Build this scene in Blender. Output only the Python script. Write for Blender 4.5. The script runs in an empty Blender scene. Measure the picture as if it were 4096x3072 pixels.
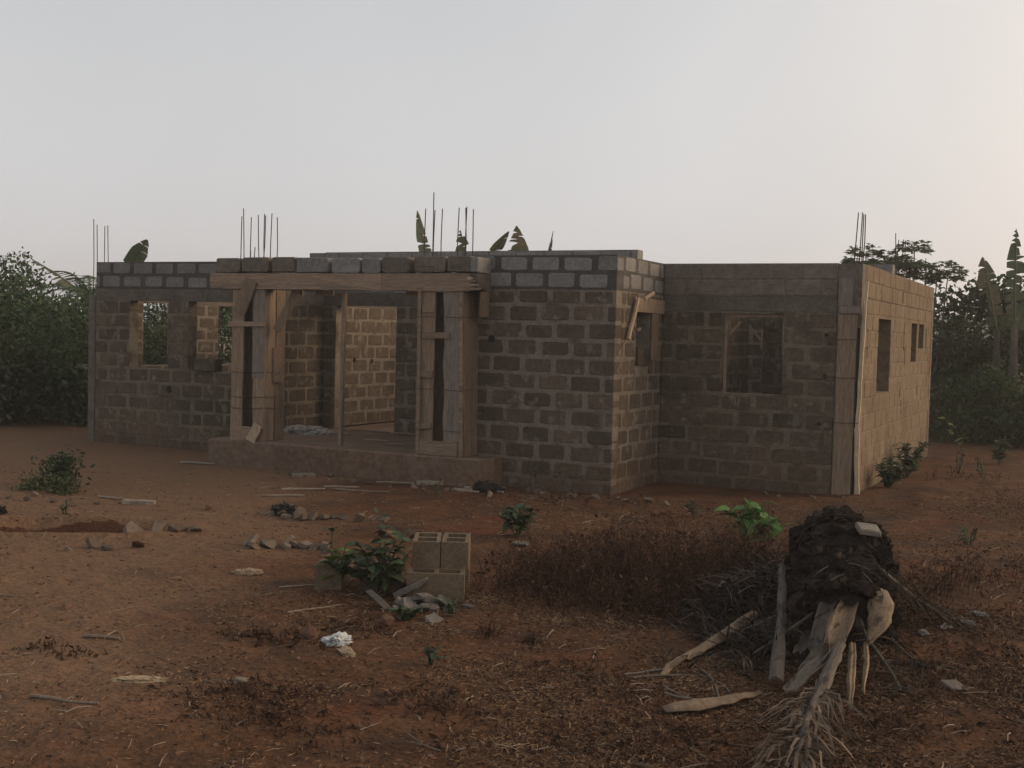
import bpy, bmesh, math, random
from mathutils import Vector, Matrix, noise, Euler

# ------------------------------------------------------------------ camera
S = bpy.context.scene
COL = S.collection
cam_data = bpy.data.cameras.new('camera')
cam = bpy.data.objects.new('camera', cam_data)
COL.objects.link(cam)
fw = Vector((-0.447082, 0.893521, -0.041688))
rt = Vector((0.893497, 0.448298, 0.026308))
up = Vector((-0.042196, 0.025486, 0.998784))
M = Matrix((rt, up, -fw)).transposed().to_4x4()
M.translation = Vector((3.1787, -14.6176, 2.0943))
cam.matrix_world = M
cam_data.sensor_width = 36.0
cam_data.lens = 36.0 * 4765.84 / 4096.0
cam_data.clip_start = 0.1
cam_data.clip_end = 2000.0
S.camera = cam

# ------------------------------------------------------------------ world, sun, exposure
SUN_EL = math.radians(12.0)
SUN_AZ = Vector((0.82, 0.57, 0)).normalized()          # horizontal direction towards the sun
world = bpy.data.worlds.new('World')
S.world = world
world.use_nodes = True
wn, wl = world.node_tree.nodes, world.node_tree.links
wn.clear()
w_out = wn.new('ShaderNodeOutputWorld')
w_bg = wn.new('ShaderNodeBackground')
w_sky = wn.new('ShaderNodeTexSky')
w_sky.sky_type = 'NISHITA'
w_sky.sun_disc = False
w_sky.sun_elevation = SUN_EL
w_sky.sun_rotation = math.atan2(SUN_AZ.x, SUN_AZ.y)
w_sky.altitude = 0
w_sky.air_density = 1.0
w_sky.dust_density = 1.5
w_sky.ozone_density = 1.0
w_hsv = wn.new('ShaderNodeHueSaturation')
w_hsv.inputs['Saturation'].default_value = 0.55
w_hsv.inputs['Value'].default_value = 1.0
wl.new(w_sky.outputs['Color'], w_hsv.inputs['Color'])
# dry-season dust: an even pale veil over the whole sky, and the broad warm aureole of the veiled sun
w_veil = wn.new('ShaderNodeMix'); w_veil.data_type = 'RGBA'
w_tc0 = wn.new('ShaderNodeTexCoord'); w_sep = wn.new('ShaderNodeSeparateXYZ'); wl.new(w_tc0.outputs['Generated'], w_sep.inputs[0])
w_z = wn.new('ShaderNodeMath'); w_z.operation = 'MAXIMUM'; w_z.inputs[1].default_value = 0.02; wl.new(w_sep.outputs['Z'], w_z.inputs[0])
w_am = wn.new('ShaderNodeMath'); w_am.operation = 'DIVIDE'; w_am.inputs[0].default_value = -0.42; wl.new(w_z.outputs[0], w_am.inputs[1])   # dust path ~ 1 / sin(elevation)
w_ex = wn.new('ShaderNodeMath'); w_ex.operation = 'EXPONENT'; wl.new(w_am.outputs[0], w_ex.inputs[0])
w_om = wn.new('ShaderNodeMath'); w_om.operation = 'SUBTRACT'; w_om.inputs[0].default_value = 1.0; wl.new(w_ex.outputs[0], w_om.inputs[1])
wl.new(w_om.outputs[0], w_veil.inputs[0])
w_vn = wn.new('ShaderNodeTexNoise'); w_vn.inputs['Scale'].default_value = 2.6; w_vn.inputs['Detail'].default_value = 4; wl.new(w_tc0.outputs['Generated'], w_vn.inputs['Vector'])
w_vr = wn.new('ShaderNodeMapRange'); w_vr.inputs[1].default_value = 0.3; w_vr.inputs[2].default_value = 0.7; w_vr.inputs[3].default_value = 0.95; w_vr.inputs[4].default_value = 1.05; wl.new(w_vn.outputs['Fac'], w_vr.inputs[0])
w_vs = wn.new('ShaderNodeVectorMath'); w_vs.operation = 'SCALE'; w_vs.inputs[0].default_value = (3.98, 4.02, 4.12); wl.new(w_vr.outputs[0], w_vs.inputs['Scale'])   # faintly uneven dust
wl.new(w_vs.outputs[0], w_veil.inputs[7])
wl.new(w_hsv.outputs['Color'], w_veil.inputs[6])
w_tc = wn.new('ShaderNodeTexCoord')
w_dot = wn.new('ShaderNodeVectorMath'); w_dot.operation = 'DOT_PRODUCT'
w_dot.inputs[1].default_value = (SUN_AZ.x * math.cos(SUN_EL), SUN_AZ.y * math.cos(SUN_EL), math.sin(SUN_EL))
wl.new(w_tc.outputs['Generated'], w_dot.inputs[0])
w_mx = wn.new('ShaderNodeMath'); w_mx.operation = 'MAXIMUM'; w_mx.inputs[1].default_value = 0.0
wl.new(w_dot.outputs['Value'], w_mx.inputs[0])
w_pw = wn.new('ShaderNodeMath'); w_pw.operation = 'POWER'; w_pw.inputs[1].default_value = 3.0
wl.new(w_mx.outputs[0], w_pw.inputs[0])
w_gl = wn.new('ShaderNodeVectorMath'); w_gl.operation = 'SCALE'; w_gl.inputs[0].default_value = (8.5, 6.1, 3.9)
wl.new(w_pw.outputs[0], w_gl.inputs['Scale'])
w_add = wn.new('ShaderNodeVectorMath'); w_add.operation = 'ADD'
wl.new(w_veil.outputs[2], w_add.inputs[0]); wl.new(w_gl.outputs[0], w_add.inputs[1])
wl.new(w_add.outputs[0], w_bg.inputs['Color'])
w_bg.inputs['Strength'].default_value = 0.10
wl.new(w_bg.outputs['Background'], w_out.inputs['Surface'])

sun_data = bpy.data.lights.new('sun', 'SUN')
sun_data.energy = 1.5
sun_data.angle = math.radians(45)
sun_data.color = (1.0, 0.71, 0.43)
sun = bpy.data.objects.new('sun', sun_data)
COL.objects.link(sun)
sdir = Vector((SUN_AZ.x * math.cos(SUN_EL), SUN_AZ.y * math.cos(SUN_EL), math.sin(SUN_EL)))
sun.rotation_euler = sdir.to_track_quat('Z', 'Y').to_euler()
sun.location = sdir * 60

S.view_settings.view_transform = 'Standard'
S.view_settings.look = 'None'
S.view_settings.gamma = 1.0
S.view_settings.exposure = 0.74
S.view_settings.use_curve_mapping = False
S.render.engine = 'CYCLES'
S.cycles.use_denoising = True
S.cycles.max_bounces = 6
S.cycles.volume_bounces = 1
S.cycles.use_adaptive_sampling = False

# ------------------------------------------------------------------ helpers
R = random.Random(7)
def rnd(a, b): return R.uniform(a, b)

def link(name, data, parent=None, mw=None):
    o = bpy.data.objects.new(name, data)
    COL.objects.link(o)
    if parent is not None:
        o.parent = parent
    if mw is not None:
        o.matrix_local = mw
    return o

def empty(name, loc=(0, 0, 0), rz=0.0):
    o = bpy.data.objects.new(name, None)
    COL.objects.link(o)
    o.location = loc
    o.rotation_euler = (0, 0, rz)
    o.empty_display_size = 0.2
    return o

def tag(o, label=None, cat=None, group=None, kind=None):
    if label: o['label'] = label
    if cat: o['category'] = cat
    if group: o['group'] = group
    if kind: o['kind'] = kind
    return o

class MB:
    """collects polygons, then links them as one mesh object"""
    def __init__(s):
        s.v, s.f = [], []
    def add(s, vs, fs):
        b = len(s.v)
        s.v.extend([tuple(q) for q in vs])
        s.f.extend([tuple(i + b for i in q) for q in fs])
    def box(s, lo, hi, m=None, jit=0.0):
        (a, b, c), (d, e, f) = lo, hi
        vs = [Vector((x, y, z)) for x in (a, d) for y in (b, e) for z in (c, f)]
        if jit: vs = [q + Vector((rnd(-jit, jit), rnd(-jit, jit), rnd(-jit, jit))) for q in vs]
        if m is not None: vs = [m @ q for q in vs]
        s.add(vs, [(0, 1, 3, 2), (4, 6, 7, 5), (0, 4, 5, 1), (2, 3, 7, 6), (0, 2, 6, 4), (1, 5, 7, 3)])
    def tube(s, pts, rad, n=6, cap=True):
        pts = [Vector(q) for q in pts]
        if not isinstance(rad, (list, tuple)): rad = [rad] * len(pts)
        vs, fs = [], []
        prev = None
        for i, q in enumerate(pts):
            t = (pts[min(i + 1, len(pts) - 1)] - pts[max(i - 1, 0)])
            if t.length < 1e-9: t = Vector((0, 0, 1))
            t.normalize()
            ref = prev if prev is not None else (Vector((1, 0, 0)) if abs(t.x) < 0.8 else Vector((0, 1, 0)))
            a = (ref - t * ref.dot(t))
            if a.length < 1e-6: a = t.orthogonal()
            a.normalize(); prev = a
            b = t.cross(a)
            for k in range(n):
                w = 2 * math.pi * k / n
                vs.append(q + (a * math.cos(w) + b * math.sin(w)) * rad[i])
        for i in range(len(pts) - 1):
            for k in range(n):
                k2 = (k + 1) % n
                fs.append((i * n + k, i * n + k2, (i + 1) * n + k2, (i + 1) * n + k))
        if cap:
            fs.append(tuple(range(n - 1, -1, -1)))
            fs.append(tuple(range((len(pts) - 1) * n, len(pts) * n)))
        s.add(vs, fs)
    def mesh(s, name, mat=None, smooth=False):
        me = bpy.data.meshes.new(name)
        me.from_pydata(s.v, [], s.f)
        if mat: me.materials.append(mat)
        if smooth: me.polygons.foreach_set('use_smooth', [True] * len(me.polygons))
        me.update()
        return me
    def build(s, name, mat, parent=None, smooth=False, mw=None):
        return link(name, s.mesh(name, mat, smooth), parent, mw)

# ------------------------------------------------------------------ materials
def mat(name, stops, scale=3.0, rough=0.9, bump=0.25, bscale=60.0, bdist=0.01, objrand=0.0, island=0.0,
        coord='WORLD', stretch=None, tint=None, spec=0.25, transl=0.0, detail=6.0, patch=None, grain=0.3, gscale=None, path=None, bump2=None):
    m = bpy.data.materials.new(name)
    m.use_nodes = True
    n, l = m.node_tree.nodes, m.node_tree.links
    bs = n['Principled BSDF']
    bs.inputs['Roughness'].default_value = rough
    bs.inputs['Specular IOR Level'].default_value = spec
    if coord == 'WORLD':
        g = n.new('ShaderNodeNewGeometry'); vec = g.outputs['Position']
    else:
        g = n.new('ShaderNodeTexCoord'); vec = g.outputs['Object']
    if stretch:
        mp = n.new('ShaderNodeMapping'); mp.inputs['Scale'].default_value = stretch
        l.new(vec, mp.inputs['Vector']); vec = mp.outputs['Vector']
    if coord != 'WORLD':
        oi0 = n.new('ShaderNodeObjectInfo')
        ad = n.new('ShaderNodeVectorMath'); ad.operation = 'ADD'
        l.new(vec, ad.inputs[0]); l.new(oi0.outputs['Location'], ad.inputs[1]); vec = ad.outputs[0]
    nz = n.new('ShaderNodeTexNoise')
    nz.inputs['Scale'].default_value = scale
    nz.inputs['Detail'].default_value = detail
    nz.inputs['Roughness'].default_value = 0.65
    l.new(vec, nz.inputs['Vector'])
    rp = n.new('ShaderNodeValToRGB')
    l.new(nz.outputs['Fac'], rp.inputs['Fac'])
    el = rp.color_ramp.elements
    while len(el) < len(stops): el.new(0.5)
    for e_, (p_, c_) in zip(el, stops):
        e_.position = p_; e_.color = (c_[0], c_[1], c_[2], 1)
    col = rp.outputs['Color']
    def mix(fac, a, b):
        mx = n.new('ShaderNodeMix'); mx.data_type = 'RGBA'
        l.new(fac, mx.inputs[0]); l.new(a, mx.inputs[6])
        if hasattr(b, 'default_value') or hasattr(b, 'is_linked'): l.new(b, mx.inputs[7])
        else: mx.inputs[7].default_value = (b[0], b[1], b[2], 1)
        return mx.outputs[2]
    if patch:                       # (colour, scale, threshold low, high): stains with a shape of their own
        for (pc, ps, p0, p1) in patch:
            n2 = n.new('ShaderNodeTexNoise'); n2.inputs['Scale'].default_value = ps; n2.inputs['Detail'].default_value = 9
            l.new(vec, n2.inputs['Vector'])
            mr = n.new('ShaderNodeMapRange'); mr.inputs[1].default_value = p0; mr.inputs[2].default_value = p1
            l.new(n2.outputs['Fac'], mr.inputs[0])
            col = mix(mr.outputs[0], col, pc)
    if tint:                        # mud splashed on the lowest part: (colour, z0, z1)
        pc, z0, z1 = tint
        gg = n.new('ShaderNodeNewGeometry'); sx = n.new('ShaderNodeSeparateXYZ')
        l.new(gg.outputs['Position'], sx.inputs[0])
        n3 = n.new('ShaderNodeTexNoise'); n3.inputs['Scale'].default_value = 2.3; n3.inputs['Detail'].default_value = 5
        l.new(gg.outputs['Position'], n3.inputs['Vector'])
        ma = n.new('ShaderNodeMath'); ma.operation = 'MULTIPLY_ADD'
        l.new(n3.outputs['Fac'], ma.inputs[0]); ma.inputs[1].default_value = 1.1; l.new(sx.outputs['Z'], ma.inputs[2])
        mr = n.new('ShaderNodeMapRange'); mr.inputs[1].default_value = z0 + 0.55; mr.inputs[2].default_value = z1 + 0.55
        mr.inputs[3].default_value = 0.0; mr.inputs[4].default_value = 0.7
        l.new(ma.outputs[0], mr.inputs[0])
        col = mix(mr.outputs[0], col, pc)
    if path:                        # trodden, dusty strip of ground: (colour, ax, ay, c, width)
        pc, ax_, ay_, c_, wd = path
        gg = n.new('ShaderNodeNewGeometry'); dt = n.new('ShaderNodeVectorMath'); dt.operation = 'DOT_PRODUCT'
        dt.inputs[1].default_value = (ax_, ay_, 0); l.new(gg.outputs['Position'], dt.inputs[0])
        n4 = n.new('ShaderNodeTexNoise'); n4.inputs['Scale'].default_value = 0.8; n4.inputs['Detail'].default_value = 8; l.new(gg.outputs['Position'], n4.inputs['Vector'])
        ma = n.new('ShaderNodeMath'); ma.operation = 'MULTIPLY_ADD'; l.new(n4.outputs['Fac'], ma.inputs[0]); ma.inputs[1].default_value = wd * 2.0; l.new(dt.outputs['Value'], ma.inputs[2])
        mr = n.new('ShaderNodeMapRange'); mr.inputs[1].default_value = c_ + wd * 1.5; mr.inputs[2].default_value = c_ + wd * 0.5; mr.inputs[3].default_value = 0; mr.inputs[4].default_value = 0.85
        l.new(ma.outputs[0], mr.inputs[0]); col = mix(mr.outputs[0], col, pc)
    if grain:
        ng = n.new('ShaderNodeTexNoise'); ng.inputs['Scale'].default_value = gscale or max(scale * 7, 14); ng.inputs['Detail'].default_value = 4; ng.inputs['Roughness'].default_value = 0.7
        l.new(vec, ng.inputs['Vector'])
        mr = n.new('ShaderNodeMapRange'); mr.inputs[1].default_value = 0.3; mr.inputs[2].default_value = 0.7; mr.inputs[3].default_value = 1 - grain; mr.inputs[4].default_value = 1 + grain
        l.new(ng.outputs['Fac'], mr.inputs[0])
        hg = n.new('ShaderNodeHueSaturation'); l.new(mr.outputs[0], hg.inputs['Value']); l.new(col, hg.inputs['Color']); col = hg.outputs['Color']
    if objrand or island:
        hs = n.new('ShaderNodeHueSaturation')
        if island: src = n.new('ShaderNodeNewGeometry').outputs['Random Per Island']; amt = island
        else: src = n.new('ShaderNodeObjectInfo').outputs['Random']; amt = objrand
        mr = n.new('ShaderNodeMapRange'); mr.inputs[3].default_value = 1 - amt; mr.inputs[4].default_value = 1 + amt
        l.new(src, mr.inputs[0]); l.new(mr.outputs[0], hs.inputs['Value']); l.new(col, hs.inputs['Color'])
        col = hs.outputs['Color']
    l.new(col, bs.inputs['Base Color'])
    if bump:
        nb = n.new('ShaderNodeTexNoise'); nb.inputs['Scale'].default_value = bscale; nb.inputs['Detail'].default_value = 4
        l.new(vec, nb.inputs['Vector'])
        bp = n.new('ShaderNodeBump'); bp.inputs['Strength'].default_value = bump; bp.inputs['Distance'].default_value = bdist
        l.new(nb.outputs['Fac'], bp.inputs['Height'])
        if bump2:                   # (scale, distance): coarser relief under the fine one
            nb2 = n.new('ShaderNodeTexNoise'); nb2.inputs['Scale'].default_value = bump2[0]; nb2.inputs['Detail'].default_value = 5; l.new(vec, nb2.inputs['Vector'])
            bp2 = n.new('ShaderNodeBump'); bp2.inputs['Strength'].default_value = 0.9; bp2.inputs['Distance'].default_value = bump2[1]
            l.new(nb2.outputs['Fac'], bp2.inputs['Height']); l.new(bp2.outputs['Normal'], bp.inputs['Normal'])
        l.new(bp.outputs['Normal'], bs.inputs['Normal'])
    if transl:
        tr = n.new('ShaderNodeBsdfTranslucent'); l.new(col, tr.inputs['Color'])
        ms = n.new('ShaderNodeMixShader'); ms.inputs[0].default_value = transl
        out = n['Material Output']
        l.new(bs.outputs[0], ms.inputs[1]); l.new(tr.outputs[0], ms.inputs[2]); l.new(ms.outputs[0], out.inputs['Surface'])
    return m

MUD = (0.098, 0.064, 0.040)
m_block = mat('sandcrete_block', [(0.30, (0.065, 0.048, 0.034)), (0.70, (0.112, 0.086, 0.062))], scale=2.6, bump=0.6, bscale=70, bdist=0.008, objrand=0.22, tint=(MUD, 0.7, 0.0), patch=[((0.155, 0.130, 0.104), 5.5, 0.58, 0.66), ((0.052, 0.041, 0.032), 2.2, 0.60, 0.70)])
m_block_top = mat('sandcrete_block_grey', [(0.30, (0.150, 0.144, 0.136)), (0.70, (0.215, 0.205, 0.193))], scale=2.6, bump=0.5, bscale=90, bdist=0.006, objrand=0.14)
m_mortar = mat('mortar', [(0.30, (0.138, 0.112, 0.087)), (0.72, (0.212, 0.177, 0.142))], scale=7, bump=0.8, bscale=30, bdist=0.018, patch=[((0.085, 0.062, 0.045), 3.0, 0.55, 0.68)], tint=(MUD, 0.55, 0.0))
m_mortar_dark = mat('dark_mortar', [(0.30, (0.052, 0.046, 0.041)), (0.72, (0.090, 0.080, 0.072))], scale=9, bump=0.6, bscale=45, bdist=0.012)
m_side = mat('washed_block', [(0.30, (0.126, 0.091, 0.056)), (0.70, (0.174, 0.131, 0.085))], scale=1.6, bump=0.7, bscale=40, bdist=0.012, tint=(MUD, 0.6, 0.0), patch=[((0.100, 0.064, 0.040), 1.1, 0.52, 0.72)])
m_concrete = mat('cast_concrete', [(0.30, (0.088, 0.072, 0.058)), (0.70, (0.140, 0.118, 0.098))], scale=3.0, bump=0.35, bscale=40, bdist=0.01, objrand=0.08)
m_slab = mat('dusty_slab', [(0.30, (0.105, 0.066, 0.044)), (0.70, (0.165, 0.110, 0.076))], scale=2.2, bump=0.5, bscale=30, bdist=0.015, patch=[((0.17, 0.135, 0.105), 1.3, 0.55, 0.8)])
m_side_joint = mat('open_joint', [(0.3, (0.07, 0.045, 0.03)), (0.7, (0.11, 0.075, 0.05))], scale=6, bump=0.3)
m_plaster = mat('slurried_block', [(0.30, (0.112, 0.092, 0.074)), (0.70, (0.168, 0.141, 0.116))], scale=1.8, bump=0.6, bscale=35, bdist=0.012, objrand=0.06, patch=[((0.10, 0.082, 0.066), 1.3, 0.5, 0.7)])
m_mortar_dull = mat('dull_mortar', [(0.30, (0.118, 0.096, 0.069)), (0.72, (0.178, 0.149, 0.110))], scale=7, bump=0.8, bscale=30, bdist=0.018, patch=[((0.075, 0.056, 0.040), 3.0, 0.50, 0.66)], tint=(MUD, 0.55, 0.0))
def wood(name, a, b, st): return mat(name, [(0.25, a), (0.75, b)], scale=3.5, rough=0.85, bump=0.5, bscale=7, bdist=0.008, stretch=st, objrand=0.2, grain=0.35, gscale=11, patch=[((0.10, 0.085, 0.070), 0.8, 0.56, 0.72)])
m_wood_v = wood('weathered_plank', (0.155, 0.108, 0.072), (0.27, 0.195, 0.135), (9, 9, 0.7))
m_wood_h = wood('weathered_board', (0.17, 0.118, 0.080), (0.275, 0.200, 0.142), (0.7, 9, 9))
m_wood_grey = wood('greyed_plank', (0.135, 0.108, 0.087), (0.215, 0.178, 0.148), (9, 9, 0.7))
m_wood_dark = wood('stained_board', (0.095, 0.065, 0.044), (0.160, 0.115, 0.080), (9, 9, 0.7))
m_batten = wood('fresh_batten', (0.42, 0.31, 0.20), (0.58, 0.45, 0.31), (9, 9, 0.7))
m_wood_pale = wood('pale_batten', (0.30, 0.215, 0.145), (0.43, 0.33, 0.23), (9, 9, 0.7))
m_scrap = wood('weathered_scrap', (0.17, 0.14, 0.11), (0.27, 0.23, 0.18), (6, 6, 6))
m_stick = mat('dry_stick', [(0.3, (0.14, 0.105, 0.076)), (0.7, (0.25, 0.195, 0.150))], scale=9, bump=0.3, objrand=0.25)
m_rust = mat('rusty_bar', [(0.3, (0.045, 0.034, 0.030)), (0.7, (0.09, 0.065, 0.055))], scale=25, rough=0.8, bump=0.2, bscale=200)
m_wire = mat('binding_wire', [(0.3, (0.04, 0.03, 0.025)), (0.7, (0.07, 0.055, 0.045))], scale=25, rough=0.7, bump=0)
m_chalk = mat('chalk', [(0.3, (0.20, 0.19, 0.18)), (0.7, (0.34, 0.33, 0.31))], scale=30, bump=0)
m_hole = mat('hole_shade', [(0.3, (0.012, 0.010, 0.008)), (0.7, (0.02, 0.016, 0.013))], scale=9, bump=0)  # near-black colour standing for the shade inside holes and gaps

# ------------------------------------------------------------------ ground
def smooth01(t):
    t = max(0.0, min(1.0, t)); return t * t * (3 - 2 * t)
def gh(x, y):
    """height of the earth at a place"""
    h = 0.035 * noise.noise(Vector((x * 0.45, y * 0.45, 3.1))) + 0.016 * noise.noise(Vector((x * 1.6, y * 1.6, 7.7)))
    h += 0.009 * noise.noise(Vector((x * 5.5, y * 5.5, 1.3))) + 0.012 * abs(noise.noise(Vector((x * 2.6, y * 2.6, 8.3))))
    # keep level around the walls
    dx = max(-13.1 - x, 0, x - 0.25); dy = max(-0.1 - y, 0, y - 9.2)
    h *= 0.25 + 0.75 * smooth01(math.hypot(dx, dy) / 1.2)
    # shallow dug hollow on the left
    a = math.radians(26.6); ux, uy = math.cos(a), math.sin(a)
    px, py = x + 6.35, y + 5.85
    lu, lv = px * ux + py * uy, -px * uy + py * ux
    d = math.hypot(lu / 1.05, lv / 0.42) + 0.12 * noise.noise(Vector((x * 2, y * 2, 0)))
    h += -0.24 * smooth01((1.15 - d) / 0.75) + 0.045 * math.exp(-((d - 1.25) / 0.22) ** 2)
    # heap of red earth on the right
    d = math.hypot((x - 1.75) / 1.5, (y - 1.9) / 2.2)
    h += 0.20 * math.exp(-d * d * 1.3) * (1 + 0.3 * noise.noise(Vector((x * 2.2, y * 2.2, 5))))
    # bank behind the bushes
    return h

def spacing(lo, hi, fine0, fine1, step, grow=1.22):
    xs = []
    v = fine0
    while v <= fine1: xs.append(v); v += step
    s_, v = step, fine1
    right = []
    while v < hi: s_ *= grow; v += s_; right.append(v)
    s_, v = step, fine0
    left = []
    while v > lo: s_ *= grow; v -= s_; left.append(v)
    return left[::-1] + xs + right
gx = spacing(-380, 380, -14.5, 5.5, 0.075)
gy = spacing(-60, 420, -11.5, 3.2, 0.075)
vs = [(x, y, gh(x, y)) for y in gy for x in gx]
nx = len(gx)
fs = [(j * nx + i, j * nx + i + 1, (j + 1) * nx + i + 1, (j + 1) * nx + i) for j in range(len(gy) - 1) for i in range(nx - 1)]
me = bpy.data.meshes.new('ground'); me.from_pydata(vs, [], fs); me.update()
me.polygons.foreach_set('use_smooth', [True] * len(me.polygons))
m_soil = mat('red_earth', [(0.28, (0.060, 0.028, 0.014)), (0.52, (0.098, 0.048, 0.024)), (0.75, (0.135, 0.072, 0.038))], scale=1.3, rough=0.97, bump=0.9, bscale=30, bdist=0.02, spec=0.1, detail=12,
             patch=[((0.100, 0.038, 0.020), 0.9, 0.50, 0.70), ((0.050, 0.030, 0.020), 1.6, 0.48, 0.70)], grain=0.32, gscale=24, bump2=(5.0, 0.09),
             path=((0.166, 0.099, 0.058), 0.876, 0.482, -6.1, 1.5))
me.materials.append(m_soil)
tag(link('ground', me), 'bare red earth yard with dry litter in front of the house', kind='structure')

# moist dug earth lining the hollow
m_dug = mat('dug_earth', [(0.3, (0.055, 0.022, 0.012)), (0.7, (0.095, 0.040, 0.021))], scale=4, rough=0.95, bump=0.9, bscale=26, bdist=0.03, spec=0.1)
dv, df = [(-6.35, -5.85, gh(-6.35, -5.85) + .004)], []
a_ = math.radians(26.6)
for ri in range(1, 9):
    for k in range(40):
        t = 2 * math.pi * k / 40; q = ri / 8 * (1.02 + .16 * noise.noise(Vector((math.cos(t) * 1.5, math.sin(t) * 1.5, 4))))
        lu, lv = 1.05 * q * math.cos(t), .42 * q * math.sin(t); x, y = -6.35 + lu * math.cos(a_) - lv * math.sin(a_), -5.85 + lu * math.sin(a_) + lv * math.cos(a_)
        dv.append((x, y, gh(x, y) + (.006 if ri < 8 else -.004)))
df += [(0, 1 + k, 1 + (k + 1) % 40) for k in range(40)]
for ri in range(7): df += [(1 + ri * 40 + k, 1 + (ri + 1) * 40 + k, 1 + (ri + 1) * 40 + (k + 1) % 40, 1 + ri * 40 + (k + 1) % 40) for k in range(40)]
me = bpy.data.meshes.new('dug_hollow'); me.from_pydata(dv, [], df); me.materials.append(m_dug); me.polygons.foreach_set('use_smooth', [True] * len(me.polygons)); me.update()
tag(link('ground_hollow', me), 'shallow dug hollow of darker red earth at the left', kind='structure')

# ------------------------------------------------------------------ the house
house = empty('unfinished_house', (-6.4, 5.0, 0))
tag(house, 'single-storey roofless house of sandcrete blocks with open window and door holes', 'house')
HINV = Matrix.Translation((6.4, -5.0, 0))
def hpart(mb, name, m_, smooth=False, parent=None):
    """a part of the house built in world coordinates"""
    me_ = mb.mesh(name, m_, smooth)
    o = bpy.data.objects.new(name, me_)
    COL.objects.link(o)
    o.parent = parent or house
    if parent is None: o.matrix_local = HINV
    return o

def zr(k): return 0.40 + (9 - k) * 0.234          # bed joint below course k
Z_LT, Z_T1, Z_TOP, Z_HI = 2.715, 2.947, 3.178, 3.412

_bm = {}
def block_mesh(L, H, v, m_, D=0.225):
    key = (round(L, 2), round(H, 2), v, m_.name, D)
    if key in _bm: return _bm[key]
    rr = random.Random(hash((round(L * 100), round(H * 1000), v)) & 0xffff)
    r_ = min(0.046, L * 0.3)
    out = []
    for (cx, cz, sx, sz) in ((0, 0, 1, 1), (L, 0, -1, 1), (L, H, -1, -1), (0, H, 1, -1)):
        a = r_ * rr.uniform(0.35, 1.0); b = r_ * rr.uniform(0.25, 0.7)
        p1 = (cx + sx * 0.004 * rr.random(), cz + sz * b); p2 = (cx + sx * a, cz + sz * 0.004 * rr.random())
        out += [p1, p2] if (sx, sz) in ((1, 1), (-1, -1)) else [p2, p1]
    c = (L / 2, H / 2); n_ = 8
    ins = [(x + (c[0] - x) * 0.010 / (L / 2), z + (c[1] - z) * 0.010 / (H / 2)) for x, z in out]
    vs_ = [(x, 0.0 + rr.uniform(-0.0015, 0.0015), z) for x, z in ins] + [(x, 0.009, z) for x, z in out] + [(x, D, z) for x, z in out]
    fs_ = [tuple(range(n_))]
    for k in range(n_):
        k2 = (k + 1) % n_
        fs_.append((k, n_ + k, n_ + k2, k2)); fs_.append((n_ + k, 2 * n_ + k, 2 * n_ + k2, n_ + k2))
    fs_.append(tuple(range(3 * n_ - 1, 2 * n_ - 1, -1)))
    me_ = bpy.data.meshes.new('block')
    me_.from_pydata(vs_, [], fs_); me_.materials.append(m_); me_.update()
    _bm[key] = me_
    return me_

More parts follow.
